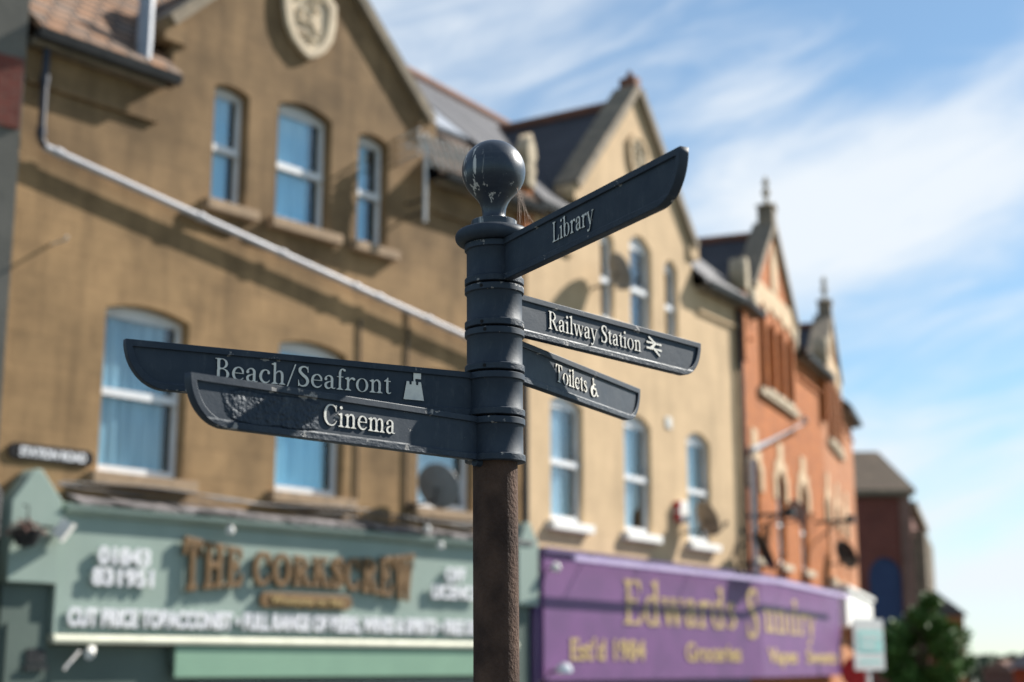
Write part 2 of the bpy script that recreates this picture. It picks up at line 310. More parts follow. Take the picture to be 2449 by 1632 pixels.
def plate(outline, holes=(), y0=0., y1=.1, bev=0.):
    """flat shape in the x-z plane with holes, from y0 (front) to y1 (back)"""
    cu = bpy.data.curves.new('p', 'CURVE'); cu.dimensions = '2D'; cu.fill_mode = 'BOTH'; cu.extrude = (y1 - y0) / 2 - bev
    if bev: cu.bevel_depth = bev; cu.bevel_resolution = 1; cu.offset = -bev
    for loop in (outline, *holes):
        s = cu.splines.new('POLY'); s.points.add(len(loop) - 1); s.use_cyclic_u = True
        for q, (x, z) in zip(s.points, loop): q.co = (x, z, 0, 1)
    o = bpy.data.objects.new('p', cu); COL.objects.link(o); bpy.context.view_layer.update()
    me = bpy.data.meshes.new_from_object(o.evaluated_get(bpy.context.evaluated_depsgraph_get()))
    bpy.data.objects.remove(o); bpy.data.curves.remove(cu)
    bm = bmesh.new(); bm.from_mesh(me); bpy.data.meshes.remove(me)
    for v in bm.verts: v.co = (v.co.x, (y0 + y1) / 2 - v.co.z, v.co.y)
    bmesh.ops.remove_doubles(bm, verts=bm.verts, dist=1e-5)
    bmesh.ops.recalc_face_normals(bm, faces=bm.faces)
    return bm
def join(*bms):
    out = bms[0]
    for b in bms[1:]:
        me = bpy.data.meshes.new('t'); b.to_mesh(me); b.free(); out.from_mesh(me); bpy.data.meshes.remove(me)
    return out
def text_bm(s, size, depth=.02, bold=0., width=None, align='LEFT'):
    """block lettering in the x-z plane facing -y; width squeezes it to a length"""
    cu = bpy.data.curves.new('t', 'FONT'); cu.body = s; cu.size = size; cu.extrude = depth / 2; cu.offset = bold; cu.align_x = align
    o = bpy.data.objects.new('t', cu); COL.objects.link(o); bpy.context.view_layer.update()
    me = bpy.data.meshes.new_from_object(o.evaluated_get(bpy.context.evaluated_depsgraph_get())); bpy.data.objects.remove(o); bpy.data.curves.remove(cu)
    bm = bmesh.new(); bm.from_mesh(me); bpy.data.meshes.remove(me)
    xs = [v.co.x for v in bm.verts]; x0, x1 = min(xs), max(xs); k = width / (x1 - x0) if width else 1
    for v in bm.verts: v.co = ((v.co.x - x0) * k, -v.co.z - depth / 2, v.co.y)
    return bm

# ------------------------------------------------------------------ serif lettering drawn as strokes, traced into outlines
def glyph_sdf(ops, X, Z):
    d = np.full(X.shape, 9.)
    def ell(cx, cz, rx, rz): q = np.sqrt(((X - cx) / rx) ** 2 + ((Z - cz) / rz) ** 2); return (q - 1) * min(rx, rz)
    def poly(pts):
        dd = np.full(X.shape, 1e9); ins = np.zeros(X.shape, bool); n = len(pts)
        for i in range(n):
            ax, az = pts[i]; bx, bz = pts[(i + 1) % n]; ex, ez = bx - ax, bz - az; wx, wz = X - ax, Z - az
            t = np.clip((wx * ex + wz * ez) / (ex * ex + ez * ez + 1e-12), 0, 1); dd = np.minimum(dd, (wx - ex * t) ** 2 + (wz - ez * t) ** 2)
            c = (az > Z) != (bz > Z); xx = (bx - ax) * (Z - az) / (bz - az + 1e-12) + ax; ins ^= c & (X < xx)
        dd = np.sqrt(dd); return np.where(ins, -dd, dd)
    def path(pts):
        P = np.array(pts, float); out = []; n = len(P); dd = np.full(X.shape, 9.)
        for i in range(n - 1):
            p0, p1, p2, p3 = P[max(i - 1, 0)], P[i], P[i + 1], P[min(i + 2, n - 1)]
            for t in np.linspace(0, 1, 10, endpoint=False):
                out.append(.5 * (2 * p1 + (p2 - p0) * t + (2 * p0 - 5 * p1 + 4 * p2 - p3) * t * t + (3 * p1 - p0 - 3 * p2 + p3) * t ** 3))
        out.append(P[-1])
        for x, z, r in out: dd = np.minimum(dd, np.hypot(X - x, Z - z) - max(r, .012))
        return dd
    for op in ops:
        sgn, kind, a = op[0], op[1], op[2:]
        if kind == 'r': s = poly([(a[0], a[1]), (a[2], a[1]), (a[2], a[3]), (a[0], a[3])])
        elif kind == 'p': s = poly(a[0])
        elif kind == 'e': s = ell(*a)
        elif kind == 'c': s = path(a[0])
        elif kind == 'o':
            cx, cz, rx, rz, wx, wz = a; s = np.maximum(ell(cx, cz, rx, rz), -ell(cx, cz, rx - wx, rz - wz))
        d = np.minimum(d, s) if sgn == '+' else np.maximum(d, -s)
    return d
W, HL, XH, AS = .112, .046, .66, 1.04          # stem, hairline, x-height, ascender
def stem(x, h, flag=True, foot=True, top=False, w=W):
    o = [('+', 'r', x - w / 2, 0, x + w / 2, h)]
    if flag: o += [('+', 'p', [(x - w / 2 - .10, h - .10), (x - w / 2 - .10, h - .06), (x + w / 2, h + .01), (x + w / 2, h - .12), (x - w / 2, h - .14)])]
    if foot: o += [('+', 'r', x - w / 2 - .10, 0, x + w / 2 + .10, HL), ('+', 'p', [(x - w / 2 - .06, HL), (x + w / 2 + .06, HL), (x + w / 2, .11), (x - w / 2, .11)])]
    if top: o += [('+', 'r', x - w / 2 - .10, h - HL, x + w / 2 + .10, h), ('+', 'p', [(x - w / 2 - .06, h - HL), (x + w / 2 + .06, h - HL), (x + w / 2, h - .11), (x - w / 2, h - .11)])]
    return o
def arch(x0, x1):
    return [('+', 'c', [(x0, .50, .03), (x0 + (x1 - x0) * .35, .615, .035), (x0 + (x1 - x0) * .72, .625, .05), (x1 - .005, .50, .0625), (x1, .2, .0625)])]
def diag(x0, z0, x1, z1, w): return [('+', 'p', [(x0 - w / 2, z0), (x0 + w / 2, z0), (x1 + w / 2, z1), (x1 - w / 2, z1)])]
def ser(x, z, w=.13): return [('+', 'r', x - w, z - HL / 2, x + w, z + HL / 2)]
S_ = [(.50, .70, .02), (.49, .84, .03), (.40, .95, .04), (.27, .96, .04), (.15, .87, .065), (.14, .72, .07), (.27, .57, .075), (.42, .44, .075), (.49, .28, .07), (.43, .10, .06), (.28, .03, .04), (.15, .06, .035), (.09, .17, .03), (.07, .31, .02)]
G = {
 'L': (stem(.2, 1, False, True, True) + [('+', 'r', .2, 0, .66, HL), ('+', 'p', [(.45, HL), (.66, 0), (.70, .28), (.66, .28), (.60, .11)])], .74),
 'R': (stem(.2, 1, False, True, True) + [('+', 'o', .33, .745, .315, .255, .125, HL), ('-', 'r', -.2, .48, .13, .96), ('+', 'r', .14, 0, .26, 1), ('+', 'r', .2, 1 - HL, .36, 1), ('+', 'r', .2, .485, .36, .485 + HL)] + diag(.40, .52, .70, .03, .15) + ser(.72, .025, .11), .82),
 'S': ([('+', 'c', S_), ('+', 'p', [(.47, 1), (.51, 1), (.53, .68), (.48, .68)]), ('+', 'p', [(.05, .33), (.09, .33), (.11, 0), (.06, 0)])], .60),
 'T': (stem(.36, 1, False, True) + [('+', 'r', .02, 1 - HL - .01, .70, 1), ('+', 'p', [(.02, 1), (0, .72), (.04, .72), (.14, .96)]), ('+', 'p', [(.70, 1), (.72, .72), (.68, .72), (.58, .96)])], .74),
 'B': (stem(.2, 1, False, True, True) + [('+', 'o', .33, .755, .265, .245, .12, HL), ('+', 'o', .35, .265, .315, .265, .13, HL), ('-', 'r', -.2, .06, .13, .94), ('+', 'r', .14, 0, .26, 1), ('+', 'r', .2, 0, .36, HL), ('+', 'r', .2, 1 - HL, .36, 1)], .74),
 'C': ([('+', 'c', [(.69, .72, .02), (.66, .85, .03), (.56, .95, .035), (.42, .97, .035), (.26, .90, .05), (.14, .70, .065), (.115, .50, .068), (.14, .29, .065), (.26, .10, .05), (.42, .03, .04), (.57, .06, .035), (.68, .17, .025), (.72, .26, .018)]), ('+', 'p', [(.67, .99), (.71, .99), (.72, .66), (.68, .66)])], .80),
 'E': (stem(.2, 1, False, True, True) + [('+', 'r', .2, 0, .64, HL), ('+', 'r', .2, 1 - HL, .62, 1), ('+', 'r', .2, .50, .48, .55), ('+', 'r', .46, .40, .50, .65), ('+', 'p', [(.45, HL), (.64, 0), (.69, .27), (.65, .27), (.58, .10)]), ('+', 'p', [(.45, 1 - HL), (.62, 1), (.65, .75), (.61, .75), (.56, .90)])], .72),
 'H': (stem(.2, 1, False, True, True) + stem(.68, 1, False, True, True) + [('+', 'r', .2, .49, .68, .54)], .88),
 'O': ([('+', 'o', .43, .5, .40, .52, .14, HL)], .86),
 'K': (stem(.2, 1, False, True, True) + diag(.62, .97, .24, .44, .06) + ser(.62, .975, .12) + diag(.38, .60, .70, .03, .15) + ser(.71, .025, .12), .84),
 'W': (diag(.12, .98, .32, 0, .13) + diag(.52, .98, .32, 0, .06) + diag(.50, .98, .72, 0, .13) + diag(.92, .98, .72, 0, .06) + ser(.12, .975, .14) + ser(.92, .975, .12) + ser(.5, .975, .12), 1.06),
 'i': (stem(.17, XH) + [('+', 'e', .165, .90, .082, .082)], .34),
 'l': (stem(.17, AS), .34),
 'b': (stem(.14, AS, True, False) + [('+', 'o', .355, .325, .265, .345, .12, .045), ('-', 'r', -.2, -.1, .0775, .9), ('+', 'r', .0775, .06, .2025, AS), ('+', 'p', [(.0775, .1), (.2, .1), (.12, -.02)])], .68),
 'd': (stem(.48, AS, True, False) + [('+', 'o', .30, .325, .26, .345, .12, .045), ('+', 'r', .42, 0, .54, .6), ('+', 'r', .48, 0, .63, HL)], .68),
 'r': (stem(.17, XH) + [('+', 'c', [(.20, .44, .03), (.28, .58, .035), (.38, .615, .05), (.44, .58, .07)])], .50),
 'a': ([('+', 'c', [(.12, .47, .07), (.13, .56, .04), (.22, .635, .03), (.33, .625, .045), (.40, .53, .06), (.405, .4, .0625), (.405, .15, .0625), (.43, .06, .04), (.52, .045, .025), (.56, .08, .015)]), ('+', 'c', [(.40, .40, .02), (.26, .345, .03), (.14, .27, .055), (.11, .16, .06), (.17, .05, .055), (.27, .03, .035), (.36, .09, .025), (.41, .15, .02)])], .58),
 'y': (diag(.10, XH - .01, .31, .0, .125) + diag(.53, XH - .01, .27, -.08, .05) + ser(.11, XH - .025, .12) + ser(.53, XH - .025, .10) + [('+', 'c', [(.28, -.06, .025), (.22, -.20, .03), (.14, -.26, .045), (.08, -.235, .055)])], .60),
 'w': (diag(.10, XH - .01, .27, 0, .115) + diag(.44, XH - .01, .27, 0, .05) + diag(.43, XH - .01, .61, 0, .115) + diag(.78, XH - .01, .61, 0, .05) + ser(.10, XH - .025, .12) + ser(.78, XH - .025, .10) + ser(.42, XH - .025, .12), .86),
 't': ([('+', 'c', [(.20, .80, .02), (.19, .62, .055), (.19, .18, .0625), (.22, .06, .05), (.30, .035, .03), (.37, .09, .018)]), ('+', 'p', [(.03, .60), (.03, XH), (.36, XH), (.36, .60)]), ('+', 'p', [(.04, .63), (.24, .84), (.24, .6)])], .40),
 'o': ([('+', 'o', .33, .325, .295, .345, .125, .045)], .66),
 'n': (stem(.17, XH) + arch(.2, .50) + stem(.50, .3, False), .68),
 'm': (stem(.17, XH) + arch(.2, .48) + stem(.48, .3, False) + arch(.51, .80) + stem(.80, .3, False), .98),
 'h': (stem(.17, AS) + arch(.2, .50) + stem(.50, .3, False), .68),
 'u': (stem(.15, XH, True, False) + [('+', 'c', [(.15, .3, .0625), (.17, .12, .06), (.26, .04, .04), (.37, .07, .03), (.46, .17, .025)])] + stem(.48, XH, True, False) + [('+', 'r', .48, 0, .63, HL)], .66),
 'e': ([('+', 'r', .12, .345, .56, .392), ('+', 'c', [(.515, .39, .035), (.50, .50, .05), (.42, .61, .042), (.30, .645, .032), (.16, .55, .055), (.10, .34, .0625), (.15, .14, .058), (.28, .04, .045), (.42, .055, .035), (.53, .16, .02)])], .60),
 'c': ([('+', 'c', [(.46, .50, .065), (.44, .59, .04), (.32, .64, .03), (.18, .56, .055), (.105, .34, .065), (.16, .13, .06), (.29, .04, .045), (.42, .06, .03), (.51, .16, .018)])], .56),
 's': ([('+', 'c', [(.36, .49, .02), (.34, .59, .03), (.25, .635, .035), (.13, .58, .055), (.13, .47, .055), (.24, .37, .06), (.36, .27, .06), (.38, .14, .055), (.28, .035, .04), (.15, .045, .03), (.075, .18, .022)])], .46),
 'f': (stem(.19, .9, False) + [('+', 'c', [(.19, .8, .0625), (.22, .95, .05), (.31, 1.02, .035), (.40, .97, .06)]), ('+', 'r', .03, XH - HL, .36, XH)], .40),
 '/': ([('+', 'p', [(.02, -.06), (.09, -.06), (.45, 1.05), (.38, 1.05)])], .48),
 ' ': ([], .28),
}
def contours(d, x0, z0, st):
    """marching squares on a distance grid -> closed loops"""
    nz, nx = d.shape; seg = {}
    def ip(ax, az, bx, bz):
        va, vb = d[az, ax], d[bz, bx]; t = va / (va - vb); return (round(x0 + (ax + (bx - ax) * t) * st, 6), round(z0 + (az + (bz - az) * t) * st, 6))
    for j in range(nz - 1):
        for i in range(nx - 1):
            k = (d[j, i] < 0) | (d[j, i + 1] < 0) << 1 | (d[j + 1, i + 1] < 0) << 2 | (d[j + 1, i] < 0) << 3
            if k in (0, 15): continue
            e = [lambda: ip(i, j, i + 1, j), lambda: ip(i + 1, j, i + 1, j + 1), lambda: ip(i, j + 1, i + 1, j + 1), lambda: ip(i, j, i, j + 1)]
            for a, b in {1: [(3, 0)], 2: [(0, 1)], 3: [(3, 1)], 4: [(1, 2)], 5: [(3, 0), (1, 2)], 6: [(0, 2)], 7: [(3, 2)], 8: [(2, 3)], 9: [(2, 0)], 10: [(0, 1), (2, 3)], 11: [(2, 1)], 12: [(1, 3)], 13: [(1, 0)], 14: [(0, 3)]}[int(k)]:
                seg[e[a]()] = e[b]()
    loops = []
    while seg:
        s, cur = next(iter(seg.items())); del seg[s]; lp = [s]
        while cur in seg: lp.append(cur); cur = seg.pop(cur)
        q = [lp[0]]
        for p in lp[1:]:
            if abs(p[0] - q[-1][0]) + abs(p[1] - q[-1][1]) > st * .25: q.append(p)
        if len(q) > 4: loops.append(q)
    return loops
_gc = {}
def glyph_loops(ch, bold):
    if (ch, bold) not in _gc:
        st = .0217; gx0, gz0 = -.2537131, -.4218733; X, Z = np.meshgrid(np.arange(gx0, 1.35, st), np.arange(gz0, 1.25, st)); ops = G[ch][0]
        _gc[ch, bold] = contours(glyph_sdf(ops, X, Z) - bold + 1e-6, gx0, gz0, st) if ops else []
    return _gc[ch, bold]
def serif_loops(s, bold=0., track=0.):
    x, out = 0., []
    for ch in s:
        out += [[(px + x, pz) for px, pz in lp] for lp in glyph_loops(ch, bold)]; x += G[ch][1] + track
    x0 = min(p[0] for l in out for p in l); x1 = max(p[0] for l in out for p in l)
    return [[((px - x0) / (x1 - x0), pz) for px, pz in l] for l in out]       # length runs 0..1
def serif_bm(s, cap, width, depth, bold=0., warp=None):
    loops = serif_loops(s, bold)
    f = warp or (lambda u, v: (u * width, v * cap))
    loops = [[f(px, pz) for px, pz in l] for l in loops]
    return plate(loops[0], loops[1:], -depth, 0)
def two_tone(o, side_m):
    """paint only the raised face; the sides keep the navy"""
    o.data.materials.append(side_m)
    for f in o.data.polygons:
        if f.normal.y > -.5: f.material_index = 1
    return o

# ------------------------------------------------------------------ the ground
GL = -.75                                                      # level of the far pavement; the road falls away from the post
def strip(name, m, y0, y1, z0, z1, x0=-120, x1=160, nrm=None):
    bm = bmesh.new(); n = 8
    a = [bm.verts.new((x0 + (x1 - x0) * i / n, y0, z0)) for i in range(n + 1)]; b = [bm.verts.new((x0 + (x1 - x0) * i / n, y1, z1)) for i in range(n + 1)]
    for i in range(n): bm.faces.new((a[i], a[i + 1], b[i + 1], b[i]))
    return structure(name, bm, m)
bm = bmesh.new()
NX, NY = 44, 44
gx = [math.copysign(abs(t) ** 2.2, t) * 2500 for t in np.linspace(-1, 1, NX)]; gy = [-60 + t ** 2.2 * 3000 for t in np.linspace(0, 1, NY)]
gv = [[bm.verts.new((x, y, GL - .2 if y > 8 else -.03 - max(0, min(1, (y - 4.4) / 4)) * (abs(GL) + .15))) for x in gx] for y in gy]
for j in range(NY - 1):
    for i in range(NX - 1): bm.faces.new((gv[j][i], gv[j][i + 1], gv[j + 1][i + 1], gv[j + 1][i]))
structure('ground', bm, M['hill'])
bm = bmesh.new(); box(bm, -60, 90, -4, 4.3, -.02, 0); structure('pavement', bm, M['paving'])
bm = bmesh.new(); box(bm, -60, 90, 4.303, 4.45, -.15, .004); structure('kerb', bm, M['kerb'])

# ------------------------------------------------------------------ terrace frames (plan of the curved street)
class Frame:
    def __init__(s, x, y, th): s.p = Vector((x, y, 0)); s.th = th; s.rz = R(90 - th); s.t = Vector((math.sin(R(th)), math.cos(R(th)), 0)); s.n = Vector((math.cos(R(th)), -math.sin(R(th)), 0))
    def w(s, a, out, z): return s.p + s.t * a + s.n * out + Vector((0, 0, z))
F1 = Frame(-3.371, 16.685, 40.47); q = F1.w(5.506, 0, 0)
F2 = Frame(q.x, q.y, 32.43); q = F2.w(7.3, 0, 0)
F3 = Frame(q.x, q.y, 22.5); q = F3.w(7.5, 0, 0)
F4 = Frame(q.x, q.y, 17.5); q = F1.w(-2.56, 0, 0)
F0 = Frame(q.x, q.y, 51.0)

# road and far pavement follow the terrace
def ribbon(name, m, o0, o1, z0, z1):
    bm = bmesh.new(); rows = []
    for f, a in ((F0, -40), (F1, -2.5), (F2, 0), (F3, 0), (F4, 0), (F4, 60)):
        rows.append([bm.verts.new(f.w(a, o0, z0)), bm.verts.new(f.w(a, o1, z1))])
    for a, b in zip(rows, rows[1:]): bm.faces.new((a[0], a[1], b[1], b[0]))
    bmesh.ops.recalc_face_normals(bm, faces=bm.faces)
    return structure(name, bm, m)
ribbon('far_pavement', M['paving'], -.3, 2.4, GL, GL)
ribbon('far_kerb', M['kerb'], 2.4, 2.53, GL + .004, GL - .004)
ribbon('road', M['asphalt'], 2.53, 9.0, GL - .12, GL + .1)

# ------------------------------------------------------------------ building kit (local x along the front, y into the house, z up)
def seg_arch(s0, s1, z0, zs, zp, n=10):
    pts = [(s0, z0), (s1, z0)]
    for i in range(n + 1):
        t = i / n; pts.append((s1 + (s0 - s1) * t, zs + (zp - zs) * (1 - (2 * t - 1) ** 2)))
    return pts
def add_window(b, s0, s1, z0, zs, zp, curt, sill_m, cfrac=.72, inset=.15, sill=True, frame_m=None, rail=.5, sill_out=.12):
    fm = frame_m or M['upvc']; fw = .055; w = s1 - s0; zr = z0 + (zs - z0) * rail
    k = inset
    fr = plate(seg_arch(s0, s1, z0, zs, zp), [[(s0 + fw, z0 + .09), (s1 - fw, z0 + .09), (s1 - fw, zr - .035), (s0 + fw, zr - .035)], [(s0 + fw, zr + .035), (s1 - fw, zr + .035), (s1 - fw, zs - .05), (s0 + fw, zs - .05)]], k, k + .07)
    box(fr, s0 + fw * .5, s1 - fw * .5, k - .035, k - .002, zr - .04, zr + .04); box(fr, s0 + fw * .5, s1 - fw * .5, k - .03, k - .002, z0 + .01, z0 + .09)
    win = obj('window', fr, fm, b)
    obj('pane', plate(seg_arch(s0 + .02, s1 - .02, z0 + .04, zs - .02, zp - .03), [], k + .028, k + .036), M['clear_glass'] if curt and curt.name != 'pale_blue_curtain' else M['glass'], win)
    if curt:
        bm = bmesh.new(); n = 26; x1 = s0 + w * cfrac; rows = []
        for z in (z0 + .05, z0 + .5 * (zs - z0), zp):
            rows.append([bm.verts.new((s0 + .01 + (x1 - s0) * i / n, k + .085 + .022 * math.sin(i * 1.55 + z) + .01 * math.sin(i * 4.1), z)) for i in range(n + 1)])
        for a, c in zip(rows, rows[1:]):
            for i in range(n): bm.faces.new((a[i], a[i + 1], c[i + 1], c[i]))
        for f in bm.faces: f.smooth = True
        obj('curtain', bm, curt, win)
    if sill: obj('sill', boxes((s0 - .12, s1 + .12, -sill_out, k - .004, z0 - .13, z0 - .008), bev=.012), sill_m, win)
    return win
def coping(bm, p0, p1, y0, y1, th):
    """bar lying on a gable slope from p0 to p1 (x, z)"""
    d = Vector((p1[0] - p0[0], p1[1] - p0[1])).normalized(); nx, nz = -d.y, d.x
    if nz < 0: nx, nz = -nx, -nz
    q = [(p0[0], p0[1]), (p1[0], p1[1]), (p1[0] + nx * th, p1[1] + nz * th), (p0[0] + nx * th, p0[1] + nz * th)]
    loft(bm, [[(x, y0, z) for x, z in q], [(x, y1, z) for x, z in q]])
def house(fr, name, label, width, g0, g1, zk, za, ze, wall_m, roof_m, gable_roof_m, lower, upper, style, ridge_m, cop_m, x0=0., ridge_z=10.75, ridge_y=2.7, right_m=None):
    b = thing(name, label, 'building', tuple(fr.w(0, 0, 0)), fr.rz)
    c = (g0 + g1) / 2; x1 = x0 + width
    outline = [(x0, GL - .3), (x1, GL - .3), (x1, ze), (g1, ze), (g1, zk), (c, za), (g0, zk), (g0, ze), (x0, ze)]
    holes = [seg_arch(s0, s1, z0, zs, zp) for (s0, s1, z0, zs, zp, *_) in lower + upper] 
    obj('wall', plate(outline, holes, 0, .28), wall_m, b)
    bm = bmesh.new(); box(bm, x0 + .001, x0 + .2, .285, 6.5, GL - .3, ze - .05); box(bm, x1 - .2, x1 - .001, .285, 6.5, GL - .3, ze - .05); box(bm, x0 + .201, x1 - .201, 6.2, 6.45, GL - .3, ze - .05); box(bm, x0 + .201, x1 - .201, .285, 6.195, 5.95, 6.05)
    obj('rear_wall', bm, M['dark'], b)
    for (s0, s1, z0, zs, zp, *o) in lower + upper: add_window(b, s0, s1, z0, zs, zp, *o)
    # main roof with eaves
    sl = (ridge_z - ze - .12) / (ridge_y + .25)
    bm = bmesh.new()
    for (a0, a1) in ((x0 + .02, x1 - .02),):
        yb = ridge_y; prof = [(-.25, ze + .02), (-.25, ze + .10), (yb, ridge_z), (yb * 2 + .4, ze + .1), (yb * 2 + .4, ze + .02), (yb, ridge_z - .1)]
        for (u0, u1, y_) in ((a0, g0 - .03, 0), (g1 + .03, a1, 0)):
            if u0 > c and right_m:
                rb_ = bmesh.new(); prism(rb_, prof, u0, u1); obj('roof', rb_, right_m, b)
            else: prism(bm, prof, u0, u1)
        yk = .29
        prism(bm, [(yk, ze + .12 + sl * (yk + .25) - .08), (yk, ze + .12 + sl * (yk + .25)), (yb, ridge_z), (yb * 2 + .4, ze + .1), (yb * 2 + .4, ze + .02), (yb, ridge_z - .1)], g0 - .03, g1 + .03)
    roof = obj('roof', bm, roof_m, b)
    bm = bmesh.new(); tube(bm, [(x0 + .02, ridge_y, ridge_z + .0), (x1 - .02, ridge_y, ridge_z + .0)], .12, 10); obj('ridge_tiles', bm, ridge_m, roof)
    # gable roof running back
    bm = bmesh.new(); zt = za - .16; zl = zk - .1; yE = ridge_y + 2.2
    for sx, gx_ in ((-1, g0), (1, g1)):
        loft(bm, [[(gx_, .25, zl), (c, .25, zt), (c, .25, zt - .09), (gx_, .25, zl - .09)], [(gx_, yE, zl), (c, yE, zt), (c, yE, zt - .09), (gx_, yE, zl - .09)]])
    gr = obj('gable_roof', bm, gable_roof_m, b)
    bm = bmesh.new(); tube(bm, [(c, .25, zt + .02), (c, yE, zt + .02)], .10, 10); obj('ridge_tiles', bm, M['ridge_red'], gr)
    # copings and kneelers
    bm = bmesh.new()
    coping(bm, (g0 - .04, zk - .03), (c - .003, za + .005), -.10, .34, .14); coping(bm, (g1 + .04, zk - .03), (c + .003, za + .005), -.10, .34, .14)
    obj('gable_coping', bm, cop_m, b)
    for gx_, sg in ((g0, -1), (g1, 1)):
        k0, k1 = (gx_ - .17, gx_ + .16) if sg < 0 else (gx_ - .16, gx_ + .17)
        kn = plate([(k0, zk - .02), (k1, zk - .02), (gx_ + (.12 if sg < 0 else .02), zk - .55), (gx_ + (-.02 if sg < 0 else -.12), zk - .55)] if style == 'brick' else [(k0, zk - .22), (k1, zk - .22), (k1, zk + .02), (k0, zk + .02)], [], -.06, .31)
        obj('kneeler', kn, wall_m if style != 'brick' else M['stone'], b)
    # cove under the eaves, gutter
    for (u0, u1) in ((x0 + .01, g0 - .19), (g1 + .19, x1 - .01)):
        if u1 - u0 < .1: continue
        prof = [(-.004, ze - .07), (-.16, ze - .07), (-.16, ze + .015), (-.004, ze + .015)]
        bm = bmesh.new(); prism(bm, prof, u0, u1); obj('eaves_board', bm, M['stone_dark'], b)
        obj('string_moulding', boxes((u0, u1, -.05, -.004, ze - .46, ze - .40)), wall_m, b)
        bm = bmesh.new(); prism(bm, [(-.165, ze - .03), (-.27, ze - .03), (-.295, ze + .06), (-.265, ze + .06), (-.165, ze + .03)], u0 - .02, u1 + .12); obj('gutter', bm, M['black'], b)
    return b
def downpipe(b, pts, r, m, name='drain_pipe', collars=()):
    bm = bmesh.new(); tube(bm, pts, r, 12); smooth(bm)
    o = obj(name, bm, m, b)
    if collars:
        for (p, d) in collars:
            bm = bmesh.new(); p, d = Vector(p), Vector(d).normalized(); tube(bm, [p - d * .045, p + d * .045], r * 1.3, 12)
            obj('pipe_collar', smooth(bm), m, o)
    return o

# ---- brown rendered house over the wine shop
cb, cw = M['curtain'], M['curtain_white']
st = M['stone_sill']
b1 = house(F1, 'terraced_house', 'brown rendered gabled house with a stone shield above the sage green wine shop', 8.04, -.70, 3.40, 8.80, 10.74, 8.03, M['render_brown'], M['tile_brown'], M['tile_dark'],
    [(-1.39, -.30, 3.66, 5.40, 5.49, M['curtain_grey'], st, .86), (1.0, 2.08, 3.66, 5.40, 5.49, cb, st, .84), (3.35, 4.43, 3.66, 5.40, 5.49, cw, st, .84)],
    [(-.09, .42, 6.88, 8.27, 8.33, cb, st, .70), (.87, 1.74, 6.88, 8.33, 8.43, cb, st, .76), (2.20, 2.74, 6.88, 8.29, 8.36, cb, st, .60)],
    'render', M['ridge_tile'], M['stone_dark'], x0=-2.54, ridge_z=10.66, ridge_y=2.6, right_m=M['tile_old'])
# shield plaque
sh = [(1.73, 9.55), (1.74, 9.85), (1.52, 10.04), (1.27, 10.10), (1.02, 10.04), (.80, 9.85), (.81, 9.55), (.86, 9.34), (.97, 9.16), (1.12, 9.04), (1.27, 8.97), (1.42, 9.04), (1.57, 9.16), (1.68, 9.34)]
sh = [(1.27 + (x - 1.27) * .93, 9.56 + (z - 9.56) * .95) for x, z in sh]
inn = [(1.27 + (x - 1.27) * .70, 9.55 + (z - 9.55) * .76) for x, z in sh]
plq = obj('shield_plaque', plate(sh, [inn], -.08, -.004, .015), M['stone_pale'], b1)
bm = plate(inn, [], -.045, -.005)
for i in range(26):
    x, z = 1.27 + random.uniform(-.2, .2), 9.54 + random.uniform(-.3, .3); r = random.uniform(.03, .07)
    tube(bm, [(x, -.046, z), (x, -.085, z)], [r, r * .5], 8)
obj('carved_arms', bm, M['stone_pale'], plq)
# skylight and lead flashing
bm = boxes((3.85, 4.55, -.06, .0, 0, 1.0)); rfs = math.atan2(10.72 - 8.13, 3.0)
sk = obj('skylight', boxes((0, .75, 0, 1.1, .0, .07), (.06, .69, .06, 1.04, .072, .08)), M['lead'], b1, loc=(4.1, .55, 9.02), rot=(rfs, 0, 0)); bm.free()
bm = bmesh.new(); tube(bm, [(-1.15, -.08, 8.22), (-1.13, -.05, 8.5), (-1.09, .0, 8.9), (-1.07, .03, 9.06)], [.08, .09, .085, .095], 8); obj('lead_flue', smooth(bm), M['lead'], b1)
# rainwater pipe and the long sloping drain
PX = [(-2.36, -.10, 8.0), (-2.36, -.10, 6.98), (-2.31, -.10, 6.91)]
downpipe(b1, PX, .038, M['pipe_blue'], collars=[((-2.36, -.10, 7.62), (0, 0, 1)), ((-2.36, -.1, 7.05), (0, 0, 1))])
zl = lambda s: 6.90 - (s + 2.3) * .1445
downpipe(b1, [(-2.31, -.11, 6.90), (5.15, -.11, zl(5.15)), (5.38, -.11, zl(5.38) - .2)], .040, M['pipe_grey'], 'drain_pipe', [((s, -.11, zl(s)), (1, 0, -.1445)) for s in (-2.15, -.3, .9, 2.1, 2.5, 3.4, 4.6)])
downpipe(b1, [(5.38, -.08, 5.6), (5.38, -.08, 3.4)], .05, M['black'])
downpipe(b1, [(1.53 + .75, -.018, 5.9), (1.53 + .75, -.018, 3.4)], .012, M['black'], 'wall_cable')
downpipe(b1, [(3.12, -.018, 6.2), (3.12, -.018, 3.4)], .012, M['black'], 'wall_cable')
